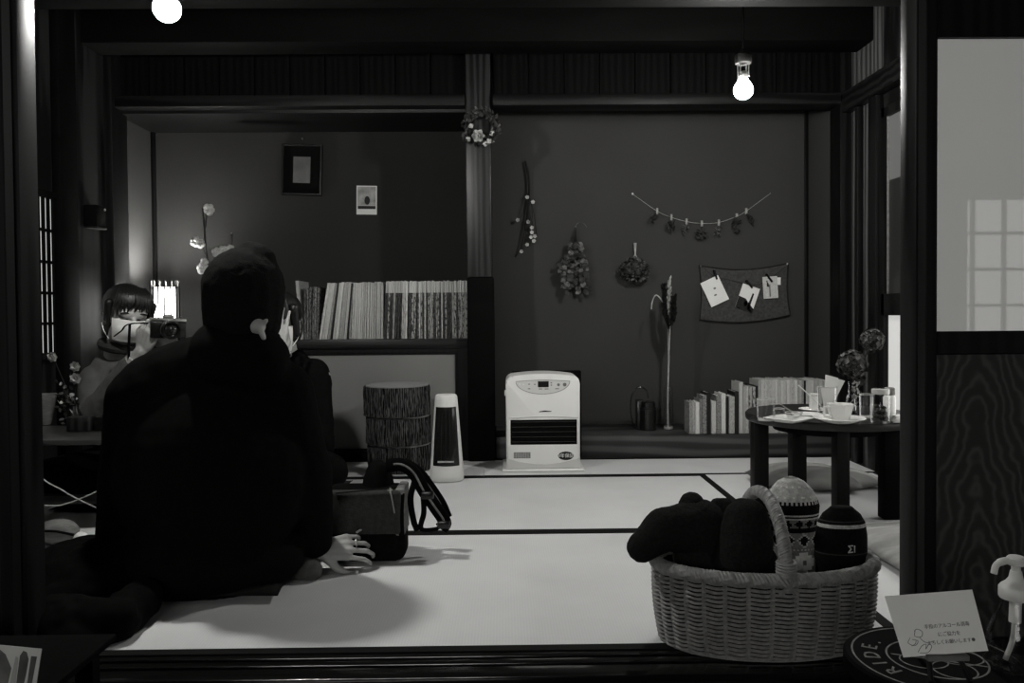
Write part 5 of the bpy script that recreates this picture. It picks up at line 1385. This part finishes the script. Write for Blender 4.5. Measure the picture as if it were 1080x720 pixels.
def mask_mesh(M, k=1.0, off=.006, span=78, drop=.098):
    b = MB(); n, m = 20, 10; vs = []
    for lay in (0, .003):
        for j in range(m+1):
            v = j/m; z = .004 - drop*v
            for i in range(n+1):
                th = R(-span + 2*span*i/n); bulge = math.sin(PI*min(1, v*1.05))
                rx = .066 - .014*v**2 + off + lay; ry = .056 + .016*bulge - .006*v + off + lay
                nose = .020*math.exp(-(th/.35)**2)*(1-v)*1.2
                vs.append(M @ (Vector((math.sin(th)*rx, .022 + math.cos(th)*ry + nose, z + .010*math.cos(th)*(1-v)*.8 - .0*v))*k))
    K = (n+1)*(m+1)
    fs = [(j*(n+1)+i, j*(n+1)+i+1, (j+1)*(n+1)+i+1, (j+1)*(n+1)+i) for j in range(m) for i in range(n)]
    fs += [tuple(q+K for q in f[::-1]) for f in fs]
    bd = list(range(n+1)) + [i*(n+1)+n for i in range(1, m+1)] + [m*(n+1)+j for j in range(n-1, -1, -1)] + [i*(n+1) for i in range(m-1, 0, -1)]
    fs += [(bd[i], bd[(i+1) % len(bd)], bd[(i+1) % len(bd)]+K, bd[i]+K) for i in range(len(bd))]
    b._add(vs, fs); return b
def mask_loops(M, k=1.0):
    b = MB()
    for s in (-1, 1):
        for z0, z1 in ((.0, .012), (-.075, -.025)):
            b.tube(bez([M @ (Vector((.066*s, .035, z0))*k), M @ (Vector((.080*s, .01, (z0+z1)/2))*k), M @ (Vector((.084*s, -.018, z1))*k)], 8), .0016, 6)
    return b
def eyes(M, parent, k=1.0, lid=.5):
    b = MB(); b2 = MB()
    for s in (-1, 1):
        c = Vector((.031*s, .072, .012))
        b.tube(bez([M @ (Vector((c.x-.014, c.y-.002, c.z))*k), M @ (Vector((c.x, c.y+.006, c.z+.003-.005*lid))*k), M @ (Vector((c.x+.014, c.y-.003, c.z-.001))*k)], 8), .0022*k, 6)
        b2.tube(bez([M @ (Vector((c.x-.016, c.y+.004, c.z+.021))*k), M @ (Vector((c.x, c.y+.010, c.z+.026))*k), M @ (Vector((c.x+.016, c.y+.002, c.z+.021))*k)], 8), .0024*k, 6)
    b.build('eyelashes', HAIR, parent); b2.build('eyebrows', HAIR, parent)

# ---- the person in the black beanie, seated in front
base = P(225, 606, 2.2)
man = thing('person', 'person in black beanie and coat seated with back turned, one hand on the tatami', 'person', (base.x, 2.2, .055))
def mp(px, py, Y): return P(px, py, Y)
hd = mp(257, 318, 2.10)
HM = frame_m(hd, (-.62, .76, -.12), (.05, 0, 1))
wrist = mp(337, 580, 2.27); elbow = mp(322, 500, 2.17); shl = mp(300, 412, 2.14)
HNDM = frame_m(wrist, Vector((.96, .02, .10)), Vector((.0, -.80, .58)))
b = MB(); head_shapes(b, HM, .92)
b.cap(mp(255, 370, 2.12), .055, mp(240, 420, 2.14), .09); b.cap(mp(258, 338, 2.09), .055, mp(272, 344, 2.020), .020); b.cap(mp(273, 345, 2.006), .009, mp(281, 338, 2.012), .006); b.cap(mp(274, 346, 2.005), .009, mp(278, 356, 2.006), .007)
b.ell(mp(228, 460, 2.16), (.155, .11, .17), u=24, v=14); b.ell(mp(222, 560, 2.2), (.165, .13, .13), u=24, v=14)
b.cap(mp(165, 415, 2.13), .055, shl, .055)
b.cap(shl, .052, elbow, .042); b.cap(elbow, .042, wrist, .028)
hand_shapes(b, HNDM, +1, (.40, .70, .50), 1.0, -.25, 1.0)
rw = mp(205, 520, 2.48)
b.cap(mp(165, 415, 2.13), .052, mp(150, 505, 2.2), .042); b.cap(mp(150, 505, 2.2), .042, rw, .028)
hand_shapes(b, frame_m(rw, (.6, .7, -.2), (0, -.2, 1)), -1, (.5, .6, .4))
hip = mp(222, 575, 2.22)
for kx, ky, kY, fx, fy, fY in ((130, 575, 2.45, 265, 585, 2.50), (318, 560, 2.42, 225, 590, 2.38)):
    kn = mp(kx, ky, kY); ft = mp(fx, fy, fY); ft.z = .07
    b.cap(hip, .085, kn, .058); b.cap(kn, .056, ft, .038); b.cap(ft, .036, ft + Vector((.09 if fx < 250 else -.02, -.03, -.01)), .030)
ankle = Vector(PZ(312, 598, .03)); b.cap(mp(290, 585, 2.33), .04, ankle, .034); b.cap(ankle, .032, ankle + Vector((.045, -.015, -.006)), .026)
body = soft(b, 'body', SKIN, man, .0036, 4)
b = MB()
b.ell(mp(226, 492, 2.14), (.262, .17, .27), u=32, v=20); b.ell(mp(214, 585, 2.18), (.275, .18, .125), u=32, v=20)
b.cap(mp(163, 405, 2.12), .085, mp(283, 402, 2.12), .080); b.cap(mp(178, 396, 2.12), .082, mp(246, 372, 2.12), .072)
b.cap(mp(242, 378, 2.12), .075, mp(276, 386, 2.12), .072); b.cap(mp(236, 372, 2.06), .085, mp(272, 378, 2.06), .080)
b.cap(mp(148, 420, 2.12), .084, mp(138, 500, 2.16), .080); b.cap(mp(138, 500, 2.16), .082, mp(135, 580, 2.2), .085); b.cap(mp(138, 500, 2.18), .070, mp(188, 520, 2.42), .050)
b.cap(mp(298, 412, 2.13), .082, mp(322, 495, 2.17), .070); b.cap(mp(322, 495, 2.17), .072, mp(332, 570, 2.255), .050)
coat = soft(b, 'coat', BLACK, man, .008, 6, textured=.004, tsize=.09)
b = MB()
for kx, ky, kY, fx, fy, fY in ((130, 575, 2.45, 265, 585, 2.50), (322, 560, 2.42, 225, 590, 2.38)):
    kn = mp(kx, ky, kY); ft = mp(fx, fy, fY); ft.z = .075
    b.cap(hip, .105, kn, .078); b.cap(kn, .076, ft, .054)
b.cap(mp(255, 590, 2.30), .06, mp(296, 592, 2.33), .046)
soft(b, 'trousers', BLACK, man, .008, 5)
tag(MB().tube([mp(250, 366, 2.10) + Vector((.070*math.cos(2*PI*k/28), .075*math.sin(2*PI*k/28), .012*math.cos(2*PI*k/28))) for k in range(29)], .042, 14).build('collar', BLACK2, man), 'bunched black collar')
b = MB(); b.cap(mp(294, 586, 2.33), .044, ankle, .038); b.cap(ankle, .037, ankle + Vector((.047, -.016, -.004)), .031)
soft(b, 'sock', mat('sock_grey', .07, .95, .05, .2, 60), man, .006, 4)
b = MB()
b.cap(mp(256, 334, 2.09), .100, mp(257, 304, 2.09), .106); b.cap(mp(257, 304, 2.09), .105, mp(264, 270, 2.10), .040); b.cap(mp(262, 296, 2.10), .096, mp(271, 276, 2.10), .05)
soft(b, 'beanie', BLACK2, man, .006, 6, textured=.002, tsize=.02)
b = MB()
b.ell(mp(250, 334, 2.08), (.078, .085, .055), u=24, v=14); b.cap(mp(240, 340, 2.08), .05, mp(245, 356, 2.08), .05)
soft(b, 'hair', HAIR, man, .005, 3)
b = MB(); rr = HNDM @ Vector((-.026, .105, .002))
nl = MB()
tip = HNDM @ Vector((.067, .101, -.0265)); nl.ell(tip, (.006, .006, .006), u=10, v=6); tag(nl.build('thumb_nail', mat('nail', .5, .25, .5, .02), man), 'pale thumb nail')
rg = [HNDM @ Vector((-.009 + .0105*math.cos(2*PI*k/20), .104, .0105*math.sin(2*PI*k/20))) for k in range(21)]
MB().tube(rg, .0018, 6).build('ring', METAL, man)
# cushion below
zabuton(base.x-.035, 2.25, .50, .46, .05, R(2), mat('black_cushion', .012, .9, .08, .3, 40), 'floor_cushion', 'black floor cushion under the person in the beanie')

# ---- black coat heaped on the tatami beside the front post
b = MB()
c0 = PZ(92, 640, 0)
b.ell((c0.x-.02, c0.y+.10, .055), (.15, .17, .085), u=26, v=14); b.ell((c0.x-.10, c0.y+.16, .055), (.13, .14, .068), u=26, v=14)
b.cap((c0.x-.06, c0.y-.10, .035), .045, (c0.x+.08, c0.y+.05, .045), .055); b.cap((c0.x+.08, c0.y+.06, .05), .06, (c0.x+.14, c0.y+.20, .05), .05)
b.cap(PZ(60, 660, .05), .07, PZ(122, 655, .04), .055); b.cap(PZ(122, 655, .04), .05, PZ(150, 632, .035), .05); b.cap(PZ(70, 676, .03), .045, PZ(104, 672, .02), .03)
hp_ = soft(b, 'heaped_coat', BLACK, None, .008, 5, loc=(c0.x, c0.y+.1, .0), textured=.009, tsize=.07); tag(hp_, 'black coat lying heaped on the tatami beside the front post', 'coat')
for v in hp_.data.vertices:
    if v.co.z < .003: v.co.z = .003

# ---- the person with the camera at the low table
YW_ = 3.16
wm = thing('person', 'person with dark fringe and white mask holding a camera up at the low table', 'person', (-1.47, 3.2, .03))
hd = P(134, 336, YW_)
WM = frame_m(hd, (.62, -.74, -.20), (.12, 0, 1))
b = MB(); head_shapes(b, WM)
Ys = YW_ + .05
b.ell(P(128, 425, Ys), (.13, .09, .17), u=24, v=14); b.ell((-1.46, 3.22, .12), (.16, .12, .11), u=24, v=14)
b.cap(P(100, 402, Ys), .050, P(160, 402, Ys), .050)
cw = P(150, 370, YW_-.17); le = P(100, 438, YW_-.08)
b.cap(P(100, 402, Ys), .046, le, .038); b.cap(le, .038, cw, .026)
cw2 = P(184, 369, YW_-.12); re = P(186, 430, YW_-.05)
b.cap(P(160, 402, Ys), .046, re, .038); b.cap(re, .038, cw2, .026)
camc = P(177, 346, YW_-.17)
hand_shapes(b, frame_m(cw, (.22, -.28, .95), (-.45, -.88, -.1)), +1, (.55, .95, .7), .8, .4, .95)
hand_shapes(b, frame_m(cw2, (-.45, -.2, .85), (.6, -.75, .0)), -1, (.4, .8, .6), .8, .4, .95)
for s in (-1, 1):
    kn = Vector((-1.46 + .24*s, 3.02, .13)); ft = Vector((-1.46 - .10*s, 2.96, .07)); b.cap((-1.46+.08*s, 3.2, .12), .08, kn, .055); b.cap(kn, .052, ft, .036)
soft(b, 'body', SKIN, wm, .0042, 3)
JK = mat('jacket_grey', .085, .9, .1, .18, 16, (1, 1, 1), bump=.3, bscale=40)
b = MB()
b.ell(P(128, 430, Ys), (.165, .115, .195), u=28, v=16); b.cap(P(103, 402, Ys), .066, P(158, 402, Ys), .066); b.cap(P(112, 388, Ys), .058, P(146, 386, Ys), .055)
b.cap(P(102, 402, Ys-.01), .068, le, .060); b.cap(le, .060, cw.lerp(le, .22), .042)
b.cap(P(160, 402, Ys), .066, re, .058); b.cap(re, .058, cw2.lerp(re, .25), .042); b.ell((-1.46, 3.22, .15), (.19, .14, .12))
soft(b, 'jacket', JK, wm, .007, 4, textured=.004, tsize=.05)
tag(MB().tube([(WM @ Vector((.062*math.cos(2*PI*k/24), -.035+.062*math.sin(2*PI*k/24), -.115))) for k in range(25)], .022, 10).build('collar', CHAR, wm), 'darker soft collar')
tag(MB().tube([cw.lerp(le, .20), cw.lerp(le, .10)], .036, 14).build('cuff', PETAL, wm), 'pale cuff')
b = MB()
for s in (-1, 1):
    kn = Vector((-1.46 + .24*s, 3.02, .13)); ft = Vector((-1.46 - .10*s, 2.96, .07)); b.cap((-1.46+.08*s, 3.2, .13), .095, kn, .07); b.cap(kn, .07, ft, .05)
soft(b, 'trousers', BLACK, wm, .008, 4)
b = MB(); Q = WM.to_3x3().to_4x4()
b.ell(WM @ Vector((0, -.034, .046)), (.088, .088, .088), Q, 28, 18); b.ell(WM @ Vector((0, -.06, -.01)), (.072, .052, .075), Q, 24, 14)
for s in (-1, 1):
    b.cap(WM @ Vector((.080*s, .022, .06)), .018, WM @ Vector((.080*s, .018, -.005)), .010, 8); b.cap(WM @ Vector((.078*s, .030, .05)), .010, WM @ Vector((.074*s, .036, -.06)), .005, 8)
hr_ = soft(b, 'hair', HAIR, wm, .004, 2)
b = MB()
for k in range(15):
    x = -.064 + .128*k/14 + random.uniform(-.003, .003); yy = math.sqrt(max(0, 1-(x/.095)**2))
    zb_ = .050 + .016*abs(x)/.064*-1.4 + random.uniform(-.008, .012)
    b.tube(bez([WM @ Vector((x*.6, .030*yy, .125)), WM @ Vector((x*.85, .018+.052*yy, .108)), WM @ Vector((x*1.0, .026+.060*yy, .078)), WM @ Vector((x*1.10 + random.uniform(-.006, .006), .024+.062*yy, zb_))], 12), [.010, .010, .0095, .009, .009, .0085, .008, .0075, .007, .006, .0045, .003, .0015][:13], 6, flat=.6)
b.build('fringe', HAIR, hr_)
eyes(WM, wm, 1.0, 1.0)
mk = mask_mesh(WM, span=66, drop=.080).build('face_mask', PAPER, wm); mask_loops(WM).build('ear_loop', PAPER, mk)
# her camera
cdir = Vector((.55, -.80, -.12)).normalized(); CM = frame_m(camc, cdir, (0.05, 0, 1))
cmr = thing('camera', 'black and silver camera with round dark lens held up by the masked person', 'camera', tuple(camc))
MB().rbox((-.062, -.020, -.036), (.062, .016, .026), .006, 3, CM).build('camera_body', BLACKPL, cmr)
tag(MB().rbox((-.062, -.018, .026), (.062, .014, .038), .003, 2, CM).rbox((-.018, -.016, .036), (.018, .014, .050), .005, 2, CM).build('top_plate', METAL, cmr), 'silver top plate')
LM = CM @ Matrix.Rotation(R(-90), 4, 'X')
ln_ = MB().lathe([(.030, .012), (.031, .014), (.031, .030), (.033, .032), (.033, .060), (.031, .062), (.028, .062), (.027, .052)], 28, LM).build('lens_barrel', BLACKPL, cmr)
MB().lathe([(.027, .050), (.022, .054), (.012, .057), (.001, .058)], 24, LM).build('front_element', mat('lens_glass', .01, .03, .8, .1), ln_)
MB().lathe([(.0335, .036), (.0345, .037), (.0345, .043), (.0335, .044)], 28, LM, capb=False, capt=False).build('focus_ring', METAL, ln_)
b = MB(); sp = [CM @ Vector((-.064, 0, .018)), P(140, 341, YW_-.2), P(128, 349, YW_-.19), P(121, 354, YW_-.14)]
b.tube(bez(sp, 16), .006, 8, flat=.4); b.tube(bez([P(137, 342, YW_-.2), P(136, 362, YW_-.2), P(136, 392, YW_-.17), P(136, 420, YW_-.15)], 14), .009, 8, flat=.35)
b.build('neck_strap', BLACK, cmr)

# ---- the person in black half hidden behind the beanie
YT = 3.16
tp = thing('person', 'person in black with white mask and raised hand half hidden behind the beanie', 'person', (-.88, 3.22, .03))
hd = P(293, 343, YT)
TM = frame_m(hd, (-.10, -.97, -.20), (0, 0, 1))
Ys = YT + .06
b = MB(); head_shapes(b, TM)
b.ell(P(305, 440, Ys), (.13, .09, .18), u=24, v=14); b.ell((-.88, 3.24, .12), (.16, .12, .11))
b.cap(P(262, 398, Ys), .048, P(336, 398, Ys), .048)
rw_ = P(293, 374, YT-.20); rel = P(258, 440, YT-.12)
b.cap(P(262, 398, Ys), .045, rel, .038); b.cap(rel, .036, rw_, .026)
hand_shapes(b, frame_m(rw_, (.0, .06, 1), (.0, -1, .05)), +1, (.1, .35, .3), .7, .6, .98)
lw_ = Vector((-.80, 3.0, .36)); lel = P(338, 470, YT-.02)
b.cap(P(336, 398, Ys), .045, lel, .038); b.cap(lel, .036, lw_, .026); hand_shapes(b, frame_m(lw_, (-.6, -.6, -.1), (0, 0, 1)), +1, (.4, .5, .4))
for s in (-1, 1):
    kn = Vector((-.88 + .22*s, 3.06, .13)); ft = Vector((-.88 - .10*s, 2.98, .07)); b.cap((-.88+.08*s, 3.22, .12), .08, kn, .055); b.cap(kn, .052, ft, .036)
soft(b, 'body', SKIN, tp, .0042, 3)
b = MB()
b.ell(P(308, 445, Ys), (.165, .115, .225), u=28, v=16); b.cap(P(265, 398, Ys), .066, P(330, 396, Ys), .070); b.cap(P(278, 384, Ys), .055, P(312, 383, Ys), .056)
b.cap(P(262, 402, Ys), .064, rel, .056); b.cap(rel, .056, rw_.lerp(rel, .2), .042); b.cap(P(332, 400, Ys), .066, lel, .056); b.cap(lel, .056, lw_.lerp(lel, .2), .042); b.ell((-.88, 3.24, .15), (.20, .14, .12))
soft(b, 'sweater', BLACK, tp, .007, 4, textured=.003, tsize=.05)
b = MB()
for s in (-1, 1):
    kn = Vector((-.88 + .22*s, 3.06, .13)); ft = Vector((-.88 - .10*s, 2.98, .07)); b.cap((-.88+.08*s, 3.22, .13), .095, kn, .07); b.cap(kn, .07, ft, .05)
soft(b, 'trousers', BLACK, tp, .008, 4)
b = MB(); Q = TM.to_3x3().to_4x4()
b.ell(TM @ Vector((0, -.034, .046)), (.088, .088, .086), Q, 28, 18); b.ell(TM @ Vector((0, -.05, -.02)), (.080, .058, .085), Q, 24, 14)
for k in range(11):
    x = -.066 + .132*k/10; yy = math.sqrt(max(0, 1-(x/.088)**2))
    b.cap(TM @ Vector((x*.8, .02+.045*yy, .106)), .016, TM @ Vector((x*1.06, .032+.056*yy, .046)), .008, 8)
for s in (-1, 1): b.cap(TM @ Vector((.078*s, .02, .07)), .020, TM @ Vector((.082*s, .020, -.03)), .013, 8)
soft(b, 'hair', HAIR, tp, .004, 2)
eyes(TM, tp, 1.0, .3)
mk = mask_mesh(TM).build('face_mask', PAPER, tp); mask_loops(TM).build('ear_loop', PAPER, mk)
c = P(305, 374, YT-.075); tag(MB().tube([c + Vector((.008*math.cos(2*PI*k/20), 0, .008*math.sin(2*PI*k/20))) for k in range(21)], .0028, 8).build('pendant', METAL, tp), 'small bright ring pendant')
for nm, x, y in (('floor_cushion', -1.46, 3.22), ('floor_cushion', -.88, 3.24)):
    zabuton(x, y, .46, .46, .03, 0, CHAR, nm, 'dark floor cushion under the person with the camera' if x < -1 else 'dark floor cushion under the person in black with the raised hand')

# ================================================================== FRONT: STOOL WITH SANITIZER AND CARD
ZSt = .200
SCn = Vector((.652, 1.20))
stl = thing('round_stool', 'black round stool top with pale hand-drawn rings and letters at the front corner', 'stool', (SCn.x, SCn.y, -.42))
CHALK = mat('chalk_paint', .20, .9, .05, .3, 90)
STOPM = mat('black_stool_top', .0015, .8, .04, .4, 30)
RS = .131
MB().lathe([(RS-.006, ZSt-.028), (RS, ZSt-.022), (RS, ZSt-.004), (RS-.004, ZSt), (.005, ZSt)], 64, Matrix.Translation((SCn.x, SCn.y, 0))).build('seat', STOPM, stl)
for k in range(4):
    a = PI/4 + k*PI/2
    MB().tube([(SCn.x+.09*math.cos(a), SCn.y+.09*math.sin(a), ZSt-.028), (SCn.x+.14*math.cos(a), SCn.y+.14*math.sin(a), -.419)], [.016, .013], 12).build('leg', BLACKPL, stl)
b = MB()
for r_ in (.118, .069):
    b.tube([(SCn.x+r_*math.cos(2*PI*k/90), SCn.y+r_*math.sin(2*PI*k/90), ZSt+.0002) for k in range(91)], .0014, 6, flat=.4)
b.build('painted_ring', CHALK, stl)
b = MB()
for ch, deg in (('.', 134), ('E', 150), ('D', 170), ('I', 188), ('R', 204)):
    a = R(deg); c = Vector((SCn.x+.092*math.cos(a), SCn.y+.092*math.sin(a), ZSt+.0004))
    MB().merge(text_bm(ch, .033, .0003), Matrix.Translation(c) @ Matrix.Rotation(a - PI/2, 4, 'Z') @ Matrix.Diagonal((1.0, 1.0, 1, 1))).build('painted_letter', CHALK, stl, smooth=False)
b = MB()
for cx, cy, rx, ry in ((-.022, -.005, .034, .028), (.036, .002, .034, .026), (.006, -.038, .03, .03)):
    b.tube([(SCn.x+cx+rx*math.cos(2*PI*k/40), SCn.y+cy+ry*math.sin(2*PI*k/40), ZSt+.0002) for k in range(41)], .0012, 6, flat=.4)
b.tube([(SCn.x-.06, SCn.y+.02, ZSt+.0002), (SCn.x+.06, SCn.y-.03, ZSt+.0002)], .0012, 6, flat=.4)
b.build('painted_flower', CHALK, stl)
# card on a tiny easel
cb0, cb1 = P(953, 693, 1.135), P(1042, 686, 1.135)
ct0, ct1 = P(933, 628.5, 1.165), P(1025, 621.5, 1.165)
ez = thing('mini_easel', 'tiny wooden easel holding the handwritten card on the round stool', 'easel', ((cb0.x+cb1.x)/2, 1.14, ZSt))
mid = (cb0+cb1)/2; nx = (cb1-cb0).normalized(); upv = (ct0-cb0).normalized()
for s in (-1, 1):
    p = mid + nx*.020*s
    MB().tube([Vector((p.x+.008*s, 1.122, ZSt+.002)), p + Vector((0, .010, .0)) , p + upv*.07 - nx*.010*s + Vector((0, .012, 0))], .0038, 8).build('leg', WOOD_POST, ez)
MB().tube([Vector((mid.x, 1.225, ZSt+.002)), mid + upv*.07 + Vector((0, .014, 0))], .0035, 8).build('leg', WOOD_POST, ez)
lm = MB(); q = mid - upv*.004
lm.rbox((-.030, -.008, -.004), (.030, .010, .004), .001, 1, Matrix.Translation(q + Vector((0, .002, 0)))); lm.build('ledge', GREYCLOTH, ez)
# the card
cdt = thing('message_card', 'white card with three handwritten lines and a small line drawing, tilted on the tiny easel', 'card', tuple(mid))
nrm = nx.cross(upv).normalized()
if nrm.y > 0: nrm = -nrm
vs = [cb0, cb1, ct1, ct0]; vs = [v + nrm*.0008 for v in vs] + [v - nrm*.0008 for v in vs]
b = MB(); b._add(vs, ((0,1,2,3),(7,6,5,4),(0,4,5,1),(1,5,6,2),(2,6,7,3),(3,7,4,0))); b.build('sheet', mat('card_white', .85, .8, .1, .03), cdt, smooth=False)
def CP(u_, v_, off=.0014): return cb0.lerp(cb1, u_).lerp(ct0.lerp(ct1, u_), v_) + nrm*off
INK = mat('grey_ink', .10, .8, .1, .3, 60)
wv_ = (cb1-cb0).length
hv = (ct0-cb0).length
for txt, u_, v_, sz in (('手指のアルコール消毒', .60, .45, .0066), ('にご協力を', .60, .315, .0066), ('よろしくお願いします●', .60, .19, .0064)):
    tb_ = text_bm(txt, sz, .0002)
    ex = (cb1-cb0).normalized(); ey = nrm.cross(ex).normalized()
    if ey.z < 0: ey = -ey
    M4 = Matrix((ex, ey, nrm)).transposed().to_4x4(); M4.translation = CP(u_, v_)
    MB().merge(tb_, M4).build('handwriting', INK, cdt, smooth=False)
b = MB()
for pts in (((.14,.30),(.10,.22),(.17,.17),(.22,.24),(.16,.27)), ((.22,.40),(.20,.32),(.27,.30),(.30,.38),(.25,.43),(.21,.40)), ((.25,.29),(.29,.22),(.34,.20),(.40,.22)), ((.18,.06),(.24,.15),(.30,.18),(.28,.10)), ((.20,.05),(.30,.05),(.36,.14),(.33,.17),(.29,.11)), ((.13,.17),(.18,.20),(.20,.25))):
    b.tube(bez([CP(x, y, .0011) for x, y in pts], 16), .0004, 5)
b.build('line_drawing', INK, cdt)
# sanitizer bottle
q = Vector((P(1071, 705, 1.17).x, 1.17, ZSt+.0005)); T = Matrix.Translation(q)
sn = thing('sanitizer_bottle', 'clear pump bottle with white pump head on the round stool beside the card', 'bottle', tuple(q))
sB = 1.17/FOC*.92
MB().lathe([(30*sB, 0), (33*sB, .004), (33.5*sB, .012), (29*sB, 40*sB), (21*sB, 62*sB), (15.5*sB, 76*sB), (15*sB, 82*sB), (14*sB, 82*sB), (14.5*sB, 76*sB), (20*sB, 61*sB), (28*sB, 40*sB), (32*sB, .012), (30*sB, .005), (1*sB, .004)], 40, T).build('clear_body', GLASS, sn)
MB().lathe([(29*sB, .005), (31*sB, .010), (30*sB, 14*sB), (1*sB, 14*sB)], 40, T).build('gel', glass_mat('clear_gel', .9, .6), sn)
PUMP = mat('pump_white', .62, .35, .4, .02)
MB().lathe([(17*sB, 80*sB), (18*sB, 82*sB), (18*sB, 92*sB), (16*sB, 95*sB), (11*sB, 99*sB), (7.5*sB, 104*sB), (6*sB, 112*sB)], 28, T).build('collar', PUMP, sn)
MB().lathe([(5*sB, 104*sB), (5*sB, 120*sB), (4*sB, 121*sB)], 20, T).build('stem', PUMP, sn)
hz_ = 120*sB
b = MB(); b.lathe([(9*sB, hz_-1*sB), (10*sB, hz_), (10*sB, hz_+7*sB), (8*sB, hz_+9*sB), (2*sB, hz_+9.5*sB)], 24, T)
b.tube(bez([q + Vector((0, 0, hz_+4*sB)), q + Vector((-14*sB, 0, hz_+3.5*sB)), q + Vector((-23*sB, 0, hz_-1*sB)), q + Vector((-26*sB, 0, hz_-11*sB))], 18), [4.2*sB]*10 + [3.6*sB]*9, 12)
b.build('pump_head', PUMP, sn)
MB().tube([q + Vector((0, 0, 78*sB)), q + Vector((-1*sB, 0, 52*sB))], 6.5*sB, 14).build('dip_tube_top', PUMP, sn)
MB().tube(bez([q + Vector((-1*sB, 0, 54*sB)), q + Vector((-4*sB, 0, 30*sB)), q + Vector((-12*sB, 0, 8*sB))], 10), 3*sB, 10).build('dip_tube', PETAL, sn)

# ---- printed picture card standing at the other front corner, on a dark bench
bz = thing('bench', 'low black bench on the lower floor holding the printed picture card', 'bench', (-.78, 1.22, -.42))
MB().rbox((-1.15, 1.17, .155), (-.685, 1.42, .168), .004, 2).build('seat', BLACK, bz)
for x in (-1.12, -.73):
    for y in (1.19, 1.36): MB().rbox((x, y, -.419), (x+.03, y+.03, .155), .003, 1).build('leg', BLACKWOOD, bz)
pc_ = thing('picture_card', 'printed picture card with grey curved shapes leaning at the front corner by the post', 'card', tuple(P(10, 715, 1.2)))
cA, cB, cC, cD = P(-30, 741, 1.20), P(35, 744, 1.20), P(44, 684, 1.22), P(-30, 677, 1.22)
nr_ = (cB-cA).cross(cD-cA).normalized()
if nr_.y > 0: nr_ = -nr_
vs = [v + nr_*.001 for v in (cA, cB, cC, cD)] + [v - nr_*.001 for v in (cA, cB, cC, cD)]
b = MB(); b._add(vs, ((0,1,2,3),(7,6,5,4),(0,4,5,1),(1,5,6,2),(2,6,7,3),(3,7,4,0))); b.build('sheet', mat('print_paper', .45, .5, .3, .05), pc_, smooth=False)
def CQ(u_, v_, off=.0016): return cA.lerp(cB, u_).lerp(cD.lerp(cC, u_), v_) + nr_*off
def patch(nm, poly, m, off):
    b = MB(); n = len(poly); v1 = [CQ(x, y, off) for x, y in poly]; v0 = [CQ(x, y, .0008) for x, y in poly]
    b._add(v1 + v0, [tuple(range(n)), tuple(range(2*n-1, n-1, -1))] + [(i, i+n, (i+1) % n + n, (i+1) % n) for i in range(n)]); b.build(nm, m, pc_, smooth=False)
patch('print_dark', [(.40,.3),(.56,.3),(.60,.62),(.50,.85),(.42,.92),(.34,.95),(.40,.75)], mat('print_mid', .10, .5, .2, .5, 20), .0014)
patch('print_oval', [(.70,.2),(.80,.2),(.83,.55),(.84,.8),(.80,.92),(.75,.94),(.71,.85),(.70,.5)], mat('print_oval_dark', .06, .5, .2, .7, 14), .0015)
patch('print_strip', [(.86,.2),(.93,.2),(.955,.86),(.87,.86)], mat('print_strip_dark', .07, .5, .2, .5, 18), .0014)
patch('print_pale', [(.58,.2),(.68,.2),(.69,.8),(.65,.84)], mat('print_pale', .3, .5, .2, .2, 14), .0014)
